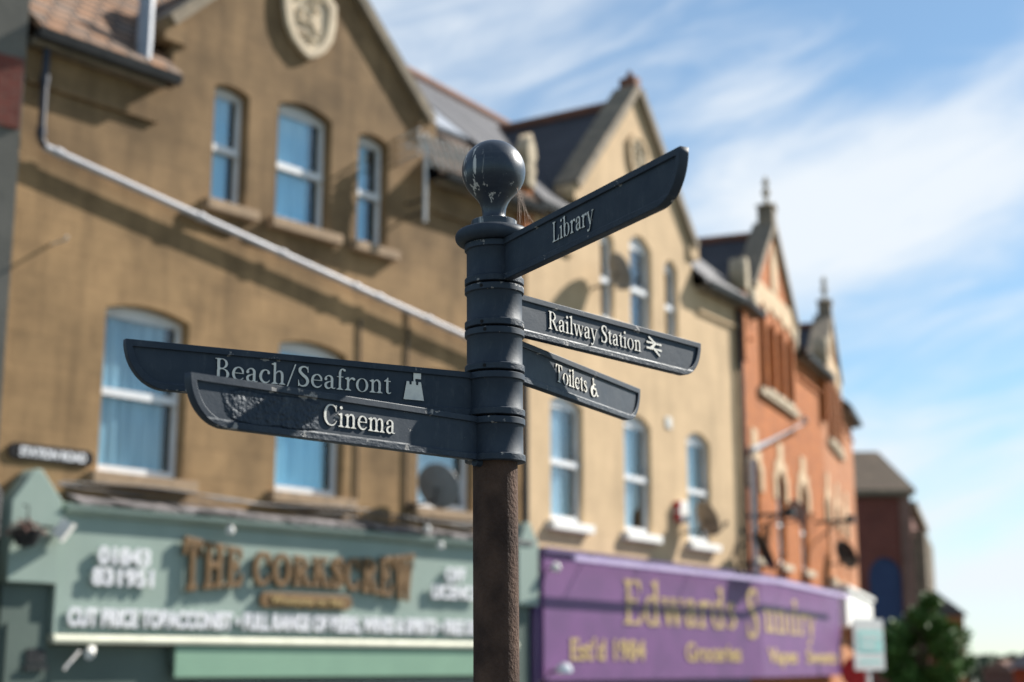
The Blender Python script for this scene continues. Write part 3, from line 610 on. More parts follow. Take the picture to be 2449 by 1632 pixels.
# lead and slates laid along the shop's roof edge, with loose cables
bm = bmesh.new()
x = -1.76
while x < 5.3:
    w = random.uniform(.14, .34); z = 3.345 + random.uniform(-.012, .015); d = random.uniform(.27, .31)
    loft(bm, [[(x, -d, z - .055 + random.uniform(-.02, .012)), (x, -.003, z + .04), (x, -.003, z + .06), (x, -d, z - .028)], [(x + w * .96, -d, z - .055 + random.uniform(-.02, .012)), (x + w * .96, -.003, z + .04), (x + w * .96, -.003, z + .06), (x + w * .96, -d, z - .028)]]); x += w
obj('lead_flashing', bm, mat('dull_lead', (.075, .07, .07), (.30, .27, .27), .7, 5, .5, 20, fmask=(.4, .7)), b1)
bm = bmesh.new()
for k in range(3):
    z = 3.46 + .035 * k; tube(bm, [(s, -.05 - .04 * k - .02 * math.sin(s * 3 + k), z + .03 * math.sin(s * 2.1 + k * 1.7) - .012 * k) for s in np.arange(-1.9, 5.3, .3)], .010, 6)
obj('wall_cable', bm, mat('grey_cable', (.16, .15, .15), (.10, .10, .10), .6, 5), b1)

# ---- shop front of the wine shop
sf = thing('wine_shop', 'sage green wooden shop front with pilasters under the wine shop sign', 'shop front', tuple(F1.w(0, 0, 0)), F1.rz)
bm = bmesh.new(); box(bm, -2.48, -1.96, -.16, -.004, GL, 2.475); box(bm, -2.42, -2.02, -.19, -.165, GL + .3, 2.1)
obj('pilaster', bm, M['green_dark'], sf)
bm = bmesh.new(); box(bm, 5.04, 5.36, -.16, -.004, GL, 2.60); obj('pilaster', bm, M['green_dark'], sf)
def console(u0, u1, nm):
    c = (u0 + u1) / 2
    bm = plate([(u0, 2.48), (u1, 2.48), (u1, 3.30), (c + .03, 3.58), (c - .03, 3.58), (u0, 3.26)], [], -.26, -.004, .01)
    return obj('console', bm, M['green'], sf)
console(-2.50, -1.95, 'l'); console(5.02, 5.44, 'r')
bm = bmesh.new(); box(bm, -1.95, 5.03, -.10, -.004, GL, 1.90); obj('stall_board', bm, M['green_dark'], sf)
bm = bmesh.new(); box(bm, -.1, 5.0, -.13, -.105, GL + .7, 1.52); obj('shop_window', bm, M['glass'], sf)
bm = bmesh.new(); box(bm, -2.2, -2.0, -.21, -.195, 1.72, 1.86); box(bm, -2.23, -1.97, -.23, -.195, 1.66, 1.70); obj('letter_box', bm, M['black'], sf)

# ---- wine shop sign
ws = thing('shop_sign', 'sage green fascia sign reading THE CORKSCREW in bronze letters', 'shop sign', tuple(F1.w(0, .0, 0)), F1.rz)
FY = -.20
bm = bmesh.new(); box(bm, -1.90, 5.0, FY, -.006, 2.0, 3.20); obj('sign_board', bm, M['green'], ws)
bm = bmesh.new(); prism(bm, [(FY - .003, 3.16), (FY - .05, 3.18), (FY - .09, 3.22), (FY - .10, 3.26), (-.006, 3.32), (-.006, 3.205), (FY - .003, 3.205)], -1.90, 5.0); obj('cornice', bm, M['green'], ws)
bm = bmesh.new(); prism(bm, [(FY + .1, 1.915), (FY - .05, 1.915), (FY - .06, 1.95), (FY - .04, 1.997), (FY + .1, 1.997)], -1.94, 5.02); obj('bottom_moulding', bm, M['cream'], ws)
bm = bmesh.new(); box(bm, -1.945, -1.902, FY - .03, -.02, 2.0, 3.2); obj('end_moulding', bm, M['green'], ws)
def put(bm, s, y, z, m, par, name='lettering'): return obj(name, bm, m, par, loc=(s, y, z))
for (t, s, z, h, w) in (('01843', -1.49, 2.705, .165, .63), ('831951', -1.55, 2.495, .165, .74), ('OFF', 3.62, 2.74, .165, .36), ('LICENCE', 3.38, 2.525, .155, .86)):
    put(text_bm(t, h / .70, .03, .008, w), s, FY - .03, z, M['white_letter'], ws)
put(text_bm('CUT PRICE TOBACCONIST \u2022 FULL RANGE OF BEERS, WINES & SPIRITS \u2022 FREE DELIVERY', .165 / .70, .03, .010, 6.55), -1.80, FY - .025, 2.09, M['white_letter'], ws)
def bow(u, v):
    s = -.45 + 3.49 * u; e = (2 * u - 1) ** 2
    zb = 2.59 - .115 * e; zt = 2.905 + .115 * e
    return (s, zb + (zt - zb) * v)
def pieces(words, bold):
    x, out = 0., []
    for ch in words:
        out += [[(px + x, pz) for px, pz in lp] for lp in glyph_loops(ch, bold)]; x += G[ch][1] + bold * 2 + .02
    x1 = max(p[0] for l in out for p in l); x0 = min(p[0] for l in out for p in l)
    return [[((px - x0) / (x1 - x0), pz) for px, pz in l] for l in out]
lp = [[bow(px, pz) for px, pz in l] for l in pieces('THE CORKSCREW', .045)]
obj('lettering', plate(lp[0], lp[1:], FY - .075, FY - .03, .006), M['bronze'], ws)
r_ = .085; ov = [(1.93 + r_ * math.cos(R(a)), 2.415 + r_ * math.sin(R(a))) for a in range(-90, 91, 15)] + [(.71 + r_ * math.cos(R(a)), 2.415 + r_ * math.sin(R(a))) for a in range(90, 271, 15)]
pq = obj('name_plaque', plate(ov, [], FY - .06, FY - .02, .008), M['bronze'], ws)
put(text_bm('Westgate on Sea', .12, .012, .002, 1.10), .77, FY - .066, 2.375, M['gold'], pq)
# ---- awning
aw = thing('awning', 'mint green awning valance under the wine shop sign', 'awning', tuple(F1.w(0, 0, 0)), F1.rz)
obj('valance', boxes((-.46, 4.9, FY - .02, FY + .01, 1.58, 1.905)), M['green_bright'], aw)
obj('cassette', boxes((-.48, 4.92, FY + .014, -.105, 1.72, 1.91)), M['green_dark'], aw)
# ---- spotlights over the wine shop sign
def swan(fr, s, z, out, label):
    t = thing('sign_light', label, 'lamp', tuple(fr.w(s, out, z)), fr.rz, 'small round lights along the wine shop fascia')
    bm = bmesh.new(); tube(bm, [(0, out - .22, .05), (0, out * .5 - .1, .10), (0, 0, .05)], .012, 8); obj('lamp_arm', bm, M['black'], t)
    bm = bmesh.new(); lathe(bm, [(0, .04), (.028, .036), (.046, .0), (.04, -.04), (0, -.048)], 16); obj('lamp_head', bm, M['white'], t)
    return t
swan(F1, .10, 3.14, .34, 'small round sign light above the bronze word THE'); swan(F1, 3.18, 3.36, .34, 'small round sign light below the satellite dish bracket'); swan(F1, 3.42, 3.17, .34, 'small round sign light above the white word OFF')

# ---- cream rendered house
ws_ = M['white']
b2 = house(F2, 'terraced_house', 'cream rendered gabled house with white window sills above the purple shop', 7.29, 1.45, 5.40, 8.78, 10.95, 8.12, M['render_cream'], M['slate'], M['slate'],
    [(.64, 1.57, 3.70, 5.40, 5.53, cw, ws_, .62, .09), (2.84, 3.74, 3.70, 5.40, 5.55, cw, ws_, .60, .09), (5.04, 5.93, 3.70, 5.40, 5.55, cw, ws_, .55, .09)],
    [(2.16, 2.60, 6.88, 8.22, 8.34, cw, ws_, .5, .09), (3.13, 3.88, 6.88, 8.34, 8.52, cw, ws_, .45, .09), (4.36, 4.83, 6.88, 8.22, 8.36, cw, ws_, .5, .09)],
    'render', M['ridge_red'], M['stone_dark'], x0=.012, ridge_z=11.25, ridge_y=3.1)
fin = bmesh.new(); box(fin, 3.33, 3.52, -.05, .25, 10.98, 11.22); tube(fin, [(3.425, .1, 11.22), (3.425, .1, 11.36)], [.08, .03], 10)
obj('apex_finial', fin, M['ridge_red'], b2)
sh2 = [(3.43 + (x - 1.27) * .78, 9.82 + (z - 9.55) * .80) for x, z in sh]; inn2 = [(3.43 + (x - 3.43) * .72, 9.82 + (z - 9.82) * .76) for x, z in sh2]
plq = obj('shield_plaque', plate(sh2, [inn2], -.06, -.004, .01), M['render_cream'], b2)
bm = plate(inn2, [], -.03, -.005)
for i in range(18):
    x, z = 3.43 + random.uniform(-.15, .15), 9.82 + random.uniform(-.2, .22); r = random.uniform(.03, .06); tube(bm, [(x, -.031, z), (x, -.065, z)], [r, r * .5], 8)
obj('carved_arms', bm, M['stone'], plq)
# party wall pier with its carved stone
bm = bmesh.new(); box(bm, -.20, .04, -.10, .35, 7.3, 8.35); obj('party_wall_pier', bm, M['brick_orange'], b2)
bm = plate([(-.19, 8.352), (.01, 8.352), (.0, 8.55), (.04, 8.62), (-.01, 8.72), (.05, 8.82), (.02, 8.98), (-.09, 9.16), (-.20, 8.98), (-.23, 8.82), (-.17, 8.72), (-.22, 8.62), (-.18, 8.55)], [], -.16, .06, .02); obj('carved_kneeler', bm, M['stone'], b2)
bm = bmesh.new(); box(bm, -.09, .13, .30, 2.9, 8.5, 8.75, Matrix.Rotation(R(0), 4, 'X')); bm.free()
obj('air_vent', boxes((4.26, 4.46, -.02, -.003, 5.48, 5.66), (4.28, 4.44, -.028, -.021, 5.50, 5.535), (4.28, 4.44, -.028, -.021, 5.555, 5.59), (4.28, 4.44, -.028, -.021, 5.61, 5.645)), M['white'], b2)
downpipe(b2, [(7.18, -.07, 8.0), (7.18, -.07, 3.3)], .05, M['black'])

# ---- orange brick houses
def brick_house(fr, label, c, wall_m, width, stonem, za=10.4):
    hw = 1.85; lowers = []
    cc = [c - 2.12, c, c + 2.12]
    low = [(x - .35, x + .35, 3.62, 5.18, 5.42, None, M['stone'], .5, .11) for x in cc]
    upp = [(c + d - .21, c + d + .21, 6.92, 8.05 + e, 8.32 + e, None, M['stone'], .5, .12) for d, e in ((-.78, 0), (0, .12), (.78, 0))]
    b = house(fr, 'terraced_house', label, width, c - hw, c + hw, 8.72, za, 8.12, wall_m, M['tile_dark'], M['slate'], low, upp, 'brick', M['ridge_red'], M['stone_dark'], x0=.012, ridge_z=10.6, ridge_y=2.9)
    for x in cc:                                                # stepped pale heads over the lower windows
        obj('window_head', plate([(x - .62, 4.86), (x - .37, 4.86), (x - .37, 5.20), (x - .2, 5.38), (x, 5.45), (x + .2, 5.38), (x + .37, 5.20), (x + .37, 4.86), (x + .62, 4.86), (x + .62, 5.36), (x + .48, 5.36), (x + .48, 5.60), (x + .22, 5.60), (x + .20, 5.98), (x - .20, 5.98), (x - .22, 5.60), (x - .48, 5.60), (x - .48, 5.36), (x - .62, 5.36)], [], -.03, -.003), stonem, b)
    obj('string_course', boxes((c - 1.65, c + 1.65, -.10, -.003, 6.72, 6.86), bev=.01), M['stone'], b)
    for d in (-1.22, -.39, .39, 1.22): obj('brick_mullion', boxes((c + d - .07, c + d + .07, -.10, -.003, 6.865, 8.30)), wall_m, b)
    ban = [(c - 1.85, 8.42), (c - 1.5, 8.42), (c - 1.1, 8.62), (c - .78, 8.42), (c - .4, 8.66), (c, 8.5), (c + .4, 8.66), (c + .78, 8.42), (c + 1.1, 8.62), (c + 1.5, 8.42), (c + 1.85, 8.42), (c + 1.85, 8.9), (c + 1.3, 9.0), (c + .5, 8.98), (c, 9.05), (c - .5, 8.98), (c - 1.3, 9.0), (c - 1.85, 8.9)]
    obj('stone_band', plate([p for p in ban], [], -.035, -.003), stonem, b)
    obj('gable_panel', plate([(c - .25, 9.06), (c + .25, 9.06), (c + .25, 9.7), (c, 10.05), (c - .25, 9.7)], [], -.04, -.003), stonem, b)
    bm = bmesh.new(); box(bm, c - .15, c + .15, -.08, .24, za - .02, za + .40); coping(bm, (c - .2, za + .40), (c, za + .48), -.1, .26, .05); coping(bm, (c + .2, za + .40), (c, za + .48), -.1, .26, .05)
    pd = obj('finial_block', bm, M['stone_dark'], b)
    bm = bmesh.new(); lathe(bm, [(0, 11.05), (.07, 11.05), (.05, 11.15), (.035, 11.22), (.085, 11.3), (.085, 11.36), (.03, 11.44), (.06, 11.5), (.07, 11.56), (.03, 11.64), (0, 11.7)], 14)
    obj('finial', bm, M['stone'], pd, loc=(c, .08, za - 10.57))
    return b
b3 = brick_house(F3, 'orange brick gabled house with pale stone window heads, beside the cream house', 3.0, M['brick_orange'], 7.48, M['stone_head'])
b4 = brick_house(F4, 'pinkish brick gabled house, farther of the two with stone finials', 2.6, M['brick_pink'], 7.7, M['stone_head'], 10.0)
bm = bmesh.new(); box(bm, -.12, .14, -.14, .3, 7.1, 8.4); obj('party_wall_pier', bm, M['brick_orange'], b3); obj('carved_kneeler', plate([(-.14, 8.403), (.16, 8.403), (.16, 8.75), (.09, 9.0), (-.07, 9.0), (-.14, 8.75)], [], -.20, .12, .02), M['stone'], b3)
bm = bmesh.new(); box(bm, -.12, .14, -.14, .3, 7.1, 8.4); obj('party_wall_pier', bm, M['brick_orange'], b4); obj('carved_kneeler', plate([(-.14, 8.403), (.16, 8.403), (.16, 8.75), (.09, 9.0), (-.07, 9.0), (-.14, 8.75)], [], -.20, .12, .02), M['stone'], b4)
downpipe(b3, [(4.55, -.20, 6.70), (4.75, -.2, 6.66), (.25, -.11, 5.50), (.18, -.11, 5.3), (.18, -.11, 3.3)], .055, M['pipe_grey'])
bm = bmesh.new(); box(bm, 7.35, 7.75, .9, 1.7, 8.2, 9.1); obj('chimney', bm, M['brick_dark'], b4)

# ---- neighbour on the left edge
b0 = thing('grey_building', 'dark grey rendered building with a red brick band at the left edge', 'building', tuple(F0.w(0, 0, 0)), F0.rz)
obj('wall', boxes((-8, -.02, -.12, 6, GL - .3, 8.6)), M['grey_render'], b0)
obj('brick_band', boxes((-8, -.05, -.15, -.122, 7.0, 7.75)), M['brick_dark'], b0)
obj('parapet', boxes((-8, .02, -.2, 6, 8.605, 8.75)), M['stone_dark'], b0)
bm = bmesh.new(); tube(bm, [(-.12, -.22, 3.6), (-.12, -.22, 3.45), (-.05, -.25, 3.3), (-.05, -.25, GL)], .055, 10); obj('drain_pipe', smooth(bm), M['black'], b0)

# ---- purple shop sign, running round the bend from the cream house to the orange one
ps = thing('shop_sign', 'purple fascia sign with gold lettering, bent round the curve of the street', 'shop sign', tuple(F2.w(0, 0, 0)), F2.rz)
PY = .25
def rel(f, s, out, z): return F2_inv @ f.w(s, out, z)
F2_inv = (Matrix.Translation(F2.w(0, 0, 0)) @ Matrix.Rotation(F2.rz, 4, 'Z')).inverted()
K0, K1, K2 = .02, 7.28, 7.28
def bentbox(bm, o0, o1, z0, z1, a0=K0, a2=K2):
    th = R(F2.th - F3.th) / 2
    def mid(o, z): return rel(F3, -o * math.tan(th), o, z)
    rings = []
    for fn in (lambda o, z: rel(F2, a0, o, z), mid, lambda o, z: rel(F3, a2, o, z)): rings.append([fn(o0, z0), fn(o1, z0), fn(o1, z1), fn(o0, z1)])
    return loft(bm, rings)
bm = bmesh.new(); bentbox(bm, .006, PY, 1.50, 3.20); obj('sign_board', bm, M['purple'], ps)
bm = bmesh.new(); bentbox(bm, .006, PY + .05, 3.203, 3.27, K0 - .02, K2 + .02); obj('cornice', bm, M['purple_dark'], ps)
bm = bmesh.new(); bentbox(bm, PY + .32, PY + .37, 3.09, 3.16, .25, 6.5); tl = obj('trough_light', bm, M['lilac'], ps)
bm = bmesh.new()
for f, s in [(F2, 1.2), (F2, 2.9), (F2, 4.6), (F2, 6.3), (F3, 1.5), (F3, 3.4), (F3, 5.4)]:
    tube(bm, [rel(f, s, PY + .04, 3.23), rel(f, s, PY + .34, 3.125)], .012, 6)
obj('light_arm', bm, M['black'], tl)
def on(f, bm, s, out, z, m, name='lettering', par=ps):
    o = obj(name, bm, m, par); p = rel(f, s, out, z); o.location = p; o.rotation_euler = (0, 0, f.rz - F2.rz); return o
def sw(u, v): return (u * 3.95, v * .68 + .07 * math.sin(u * 3.0))
lp = pieces('Edwards', .004); lp = [[(u * 3.95, v * .64) for u, v in l] for l in lp]; on(F2, plate(lp[0], lp[1:], -.012, 0), 2.28, PY + .002, 2.30, M['gold'])
lp = pieces('S', .004); lp = [[(u * .46, v * .84) for u, v in l] for l in lp]; on(F2, plate(lp[0], lp[1:], -.012, 0), 6.70, PY + .002, 2.16, M['gold'])
lp = pieces('undry', .004); lp = [[(u * 4.5, v * .62) for u, v in l] for l in lp]; on(F3, plate(lp[0], lp[1:], -.012, 0), .10, PY + .002, 2.28, M['gold'])
for f, t, s, z, w, h in ((F2, "Est'd 1984", .72, 1.78, 2.2, .29), (F2, 'Groceries', 4.30, 1.77, 2.1, .28), (F3, 'Vapes', .35, 1.75, 2.4, .26), (F3, 'Sweets', 3.6, 1.75, 3.0, .26)):
    on(f, text_bm(t, h / .7, .012, .007, w), s, PY + .002, z, M['gold'])
obj('end_post', boxes((-.10, .015, -.20, -.006, GL, 2.9)), M['purple_dark'], ps)
sf2 = thing('grocery_shop', 'dark purple shop front under the purple sign', 'shop front', tuple(F2.w(0, 0, 0)), F2.rz)
obj('wall_panel', boxes((.4, 7.2, -.06, -.004, GL, 1.495)), M['purple_dark'], sf2)
obj('shop_window', boxes((.7, 6.9, -.075, -.062, GL + .5, 1.3)), M['glass'], sf2)
# ---- next shop's white sign
wsg = thing('shop_sign', 'white shop fascia on the pinkish brick house beyond the purple sign', 'shop sign', tuple(F4.w(0, 0, 0)), F4.rz)
obj('sign_board', boxes((.2, 7.4, -.35, -.006, 2.55, 3.35)), M['white'], wsg)
obj('cornice', boxes((.15, 7.45, -.42, -.006, 3.353, 3.44)), M['white'], wsg)

# ------------------------------------------------------------------ things fixed to the walls
def satellite_dish(fr, s, z, label, r=.30, out=.45, turn=0., m=None):
    """dish aimed at the southern sky; the shallow bowl, its arm with the receiver, and the wall bracket"""
    t = thing('satellite_dish', label, 'satellite dish', tuple(fr.w(s, out, z)), R(turn), 'satellite dishes on the terrace')
    bm = bmesh.new(); n = 28; prof = [(r * k / 6, .16 * r * (k / 6) ** 2) for k in range(7)]
    lathe(bm, [(0, -.012)] + [(a, b - .012) for a, b in prof[1:]] + [(r, .16 * r), (r * .98, .16 * r)] + [(a * .98, b) for a, b in prof[::-1][1:]], n)
    d = obj('bowl', bm, m or M['dish'], t); d.rotation_euler = (R(-66), 0, 0)
    bm = bmesh.new(); tube(bm, [(0, -.02, -.26), (0, .22, -.22), (0, .36, -.08)], .012, 8); tube(bm, [(0, .33, -.10), (0, .40, -.03)], .03, 10); obj('receiver_arm', bm, M['black'], t)
    wdir = Matrix.Rotation(-R(turn), 3, 'Z') @ (-fr.n)
    bm = bmesh.new(); tube(bm, [Vector((0, -.03, -.02)), Vector((0, -.06, -.18)), Vector((0, -.06, -.20)) + wdir * (out - .05), Vector((0, -.06, -.20)) + wdir * (out - .004)], [.02, .02, .02, .05], 8); obj('wall_bracket', bm, M['black'], t)
    return t
AZ = -126                                                    # turn that aims the dishes to the sun's side
satellite_dish(F1, 3.27, 3.87, 'grey satellite dish in front of the brown house window beside the post', .30, .42, -28)
satellite_dish(F2, 1.96, 7.52, 'grey satellite dish high on the cream house under its gable window', .30, .40, -66)
satellite_dish(F2, 4.85, 4.02, 'satellite dish beside the red alarm box on the cream house', .30, .40, -66, M['stone_dark'])
satellite_dish(F2, 7.05, 3.62, 'dark satellite dish low at the joint of cream and orange houses', .36, .42, AZ + 40, M['black'])
satellite_dish(F3, 2.2, 4.55, 'satellite dish on a bracket between lower windows of the orange house', .24, .45, -66)
satellite_dish(F4, .25, 4.1, 'dark satellite dish at the near corner of the pinkish brick house', .34, .35, -66, M['black'])
ab = thing('alarm_box', 'red and white alarm box on the cream house wall', 'alarm box', tuple(F2.w(4.66, 0, 4.14)), F2.rz)
obj('box_body', plate([(-.13, -.17), (.13, -.17), (.17, .0), (.13, .17), (-.13, .17), (-.17, 0)], [], -.12, -.004, .01), M['white'], ab)
obj('box_side', boxes((-.165, -.13, -.118, -.008, -.16, .16)), M['red'], ab)
# television aerial
ae = thing('aerial', 'television aerial on a bracket at the right foot of the brown gable', 'aerial', tuple(F1.w(3.08, .33, 7.32)), F1.rz)
bm = bmesh.new(); tube(bm, [(0, 0, -.05), (0, 0, 1.15)], .026, 10); obj('mast', bm, M['alu'], ae)
bm = bmesh.new(); tube(bm, [(0, .326, .08), (0, 0, .08)], .018, 8); tube(bm, [(0, .326, .26), (0, 0, .26)], .018, 8); obj('wall_bracket', bm, M['black'], ae)
d = Vector((.86, -.45, -.10)).normalized(); p0 = Vector((0, 0, .92)); up = Vector((-.42, 0, .9)).normalized()
bm = bmesh.new(); tube(bm, [p0 - d * .28, p0 + d * .72], .018, 8)
for k in range(9):
    p = p0 + d * (-.02 + .085 * k); l = .23 - .008 * k
    tube(bm, [p - up * l, p + up * l], .021, 6)
for k in (-1.5, -.5, .5, 1.5):
    q_ = p0 - d * .24 + Vector((0, 0, .11 * k)); tube(bm, [q_ - Vector((.05, .25, 0)), q_ + Vector((.05, .25, 0))], .02, 6)
obj('yagi_array', bm, M['alu'], ae)
# street name plate
npl = thing('street_sign', 'black STATION ROAD street name plate on the brown wall', 'street sign', tuple(F1.w(-1.945, .0, 3.77)), F1.rz)
rr = [(.42 + .07 * math.cos(R(a)), .07 * math.sin(R(a)) * 1.15) for a in range(-90, 91, 30)] + [(-.42 + .07 * math.cos(R(a)), .07 * math.sin(R(a)) * 1.15) for a in range(90, 271, 30)]
obj('plate', plate(rr, [], -.03, -.004, .004), M['sign_black'], npl)
obj('lettering', text_bm('STATION ROAD', .125, .006, .005, .76), M['white_letter'], npl, loc=(-.37, -.032, -.042))
# floodlights and camera by the wine shop's left pilaster
def floodlight(loc, rz, label, m, tilt):
    t = thing('floodlight', label, 'lamp', loc, rz)
    o = obj('lamp_body', boxes((-.11, .11, -.05, .05, -.09, .09), (-.125, .125, -.07, -.052, -.105, .105), bev=.006), m, t); o.rotation_euler = (R(tilt), 0, 0)
    bm = bmesh.new(); tube(bm, [(0, .06, .0), (0, .15, .02), (0, .20, .02)], .014, 8); obj('lamp_arm', bm, M['black'], t)
floodlight(tuple(F1.w(-2.02, .40, 3.0)), F1.rz + R(50), 'white floodlight on the left console of the wine shop', M['white'], 35)
cc = thing('security_camera', 'white security camera under the left end of the wine shop sign', 'security camera', tuple(F1.w(-1.60, .30, 1.80)), F1.rz)
bm = bmesh.new(); tube(bm, [(-.02, -.08, .0), (.12, .10, .06)], .045, 14); obj('camera_body', smooth(bm), M['white'], cc)
bm = bmesh.new(); tube(bm, [(.10, .08, .06), (.12, .12, .136)], .012, 8); obj('wall_bracket', bm, M['alu'], cc)
bm = bmesh.new(); tube(bm, [(-.26, -.02, -.14), (-.06, .03, .04)], .016, 8); obj('mounting_arm', bm, M['alu'], cc)
nb = thing('plant_basket', 'withered hanging basket on the left console of the wine shop', 'basket', tuple(F1.w(-2.42, .42, 2.93)), F1.rz)
bm = bmesh.new(); lathe(bm, [(0, -.14), (.09, -.11), (.14, .0), (.15, .03), (.12, .03), (0, .02)], 16); obj('bowl', bm, M['black'], nb)
bm = bmesh.new()
for i in range(90):
    a, e = random.uniform(0, 6.28), random.uniform(.1, 1.5); d = Vector((math.cos(a) * math.cos(e), math.sin(a) * math.cos(e), math.sin(e))); l = random.uniform(.1, .22)
    tube(bm, [d * .03, d * l * .6, d * l + Vector((0, 0, -.06))], [.006, .005, .010], 5)
obj('dead_plant', bm, mat('withered_plant', (.16, .10, .08), (.24, .14, .12), .9, 20), nb)
bm = bmesh.new(); tube(bm, [(0, .09, .28), (0, 0, .26), (0, 0, .03)], .008, 6); obj('bracket', bm, M['black'], nb)
pn = obj('wall_hook', (lambda b: (tube(b, [(0, -.002, 0), (0, -.26, .0), (0, -.29, .03)], .014, 8), b)[1])(bmesh.new()), M['alu']); pn.location = F1.w(-2.10, 0, 5.93); pn.rotation_euler = (0, 0, F1.rz); tag(pn, 'small iron wall hook sticking out of the brown wall', 'hook')
lb = thing('sign_light', 'white round lamp at the top left corner of the purple sign', 'lamp', tuple(F2.w(.16, .36, 3.0)), F2.rz)
bm = bmesh.new(); lathe(bm, [(0, .07), (.05, .05), (.07, 0), (.05, -.05), (0, -.07)], 16); obj('lamp_head', bm, M['white'], lb)
bm = bmesh.new(); tube(bm, [(0, .108, .0), (0, .06, .0)], .015, 8); obj('lamp_arm', bm, M['black'], lb)
dl = thing('security_camera', 'shiny dome camera hung below the left end of the purple sign', 'security camera', tuple(F2.w(.20, .45, 1.62)), F2.rz)
bm = bmesh.new(); lathe(bm, [(0, .12), (.06, .11), (.11, .06), (.12, .0), (.10, -.02), (0, -.03)], 20); obj('dome', bm, mat('chrome_white', (.8, .8, .8), None, .2, metal=.4), dl)
bm = bmesh.new(); tube(bm, [(0, .22, .0), (0, .0, .02)], .02, 8); obj('wall_bracket', bm, M['black'], dl)
# street lantern bracket on the orange house
for (f, s, z, lab) in ((F3, .18, 4.3, 'black iron bracket at the near edge of the orange house'), (F3, 6.2, 4.7, 'black iron bracket at the far side of the orange house')):
    wb = thing('cable_bracket', lab, 'bracket', tuple(f.w(s, 0, z)), f.rz, 'iron brackets on the orange house')
    bm = bmesh.new(); tube(bm, [(0, -.004, 0), (.05, -.35, .02), (.15, -.7, .02)], .035, 8); tube(bm, [(0, -.004, -.4), (.08, -.5, .0)], .02, 8); obj('arm', bm, M['black'], wb)
    bm = bmesh.new(); box(bm, .05, .22, -.82, -.66, -.03, .14); obj('junction_box', bm, M['black'], wb)
# letting-agent board
eb = thing('agent_board', 'white and turquoise letting board on a post beyond the purple sign', 'sign', (7.36, 32.2, GL), R(42))
obj('post', boxes((-.05, .05, -.03, .03, 0, 3.0)), M['white'], eb)
bd = obj('board', boxes((-.52, .52, -.055, -.032, 2.36, 3.40)), M['white'], eb)
obj('print', boxes((-.40, .46, -.062, -.057, 2.72, 3.16)), M['turq'], bd)
obj('white_band', boxes((-.30, .36, -.067, -.0625, 2.98, 3.06), (-.30, .20, -.067, -.0625, 2.82, 2.89)), M['white'], bd)
obj('lower_band', boxes((-.38, .40, -.060, -.0555, 2.50, 2.56)), M['turq'], bd)
ra = thing('wall_sign', 'red oval sign at the far end of the purple sign', 'sign', tuple(F3.w(7.45, .5, 1.55)), R(-10))
obj('plate', plate([(.30 * math.cos(R(a)), .34 * math.sin(R(a))) for a in range(0, 360, 15)], [], -.03, .03, .008), M['red'], ra)
bm = bmesh.new(); tube(bm, [(-.3, .0, 0), (-.62, .06, 0)], .02, 8); obj('wall_bracket', bm, M['black'], ra)
hl = thing('wall_lantern', 'amber wall lantern between the purple sign and the letting board', 'lamp', tuple(F3.w(7.52, .5, 2.32)), R(0))
bm = bmesh.new(); lathe(bm, [(0, .28), (.06, .26), (.16, .16), (.17, -.12), (0, -.14)], 8); obj('lamp_shade', bm, mat('amber_glass', (.36, .20, .06), (.28, .15, .05), .4, 5), hl)
bm = bmesh.new(); lathe(bm, [(0, -.145), (.14, -.15), (.12, -.28), (0, -.32)], 8); obj('lamp_base', bm, M['black'], hl)

# ------------------------------------------------------------------ far end of the street
b5 = thing('corner_building', 'dark red brick building with a blue arched window at the far street end', 'building', (15.75, 62.0, 0), R(-3))
wl = plate([(-4.6, GL - .3), (0, GL - .3), (0, 8.4), (-4.6, 8.4)], [([(-1.36, 2.0), (-.04, 2.0)] + [(-.70 + .66 * math.cos(R(a)), 5.2 + .80 * math.sin(R(a))) for a in range(0, 181, 15)])], 0, .3); obj('wall', wl, M['brick_dark'], b5)
obj('blue_window', plate(([(-1.36, 2.0), (-.04, 2.0)] + [(-.70 + .66 * math.cos(R(a)), 5.2 + .80 * math.sin(R(a))) for a in range(0, 181, 15)]), [], .1, .2), M['blue'], b5)
obj('corner_quoin', boxes((.003, .42, -.10, .4, GL, 8.4)), M['brick_pink_dim'], b5)
RF5 = R(90 - 17 + 3)
obj('street_front', boxes((.1, 13, 0, .5, GL, 8.0)), M['brick_dark_side'], b5, loc=(.42, .05, 0), rz=RF5)
for k in range(3): obj('bay', boxes((1.5 + 4 * k, 3.6 + 4 * k, -.5, -.004, 2.2, 7.2)), M['stone_dark'], b5, loc=(.42, .05, 0), rz=RF5)  # dark stone colour stands in for the shade the bays throw here
obj('street_cornice', boxes((.1, 13, -.3, .5, 8.003, 8.25)), M['stone_dark'], b5, loc=(.42, .05, 0), rz=RF5)
obj('eaves', boxes((-4.8, .62, -.3, 16, 8.503, 8.66)), M['stone_dark'], b5)
bm = bmesh.new(); loft(bm, [[(-5, -.35, 8.67), (.65, -.35, 8.67), (.65, 14, 8.67), (-5, 14, 8.67)], [(-3.4, 3, 10.7), (-.2, 3.0, 10.7), (-.2, 10, 10.7), (-3.4, 10, 10.7)]]); obj('roof', bm, M['tile_tan'], b5)
b6 = thing('terraced_row', 'low dark terrace front glimpsed beyond the corner building', 'building', (22.4, 82, 0), R(-6))
obj('wall', boxes((-1.5, 1.5, 0, 26, GL, 4.3)), M['brick_pink'], b6); obj('roof', (lambda b: loft(b, [[(-1.7, -.3, 4.303), (1.7, -.3, 4.303), (1.7, 26, 4.303), (-1.7, 26, 4.303)], [(-.2, .5, 5.6), (.2, .5, 5.6), (.2, 25, 5.6), (-.2, 25, 5.6)]]))(bmesh.new()), M['tile_dark'], b6)

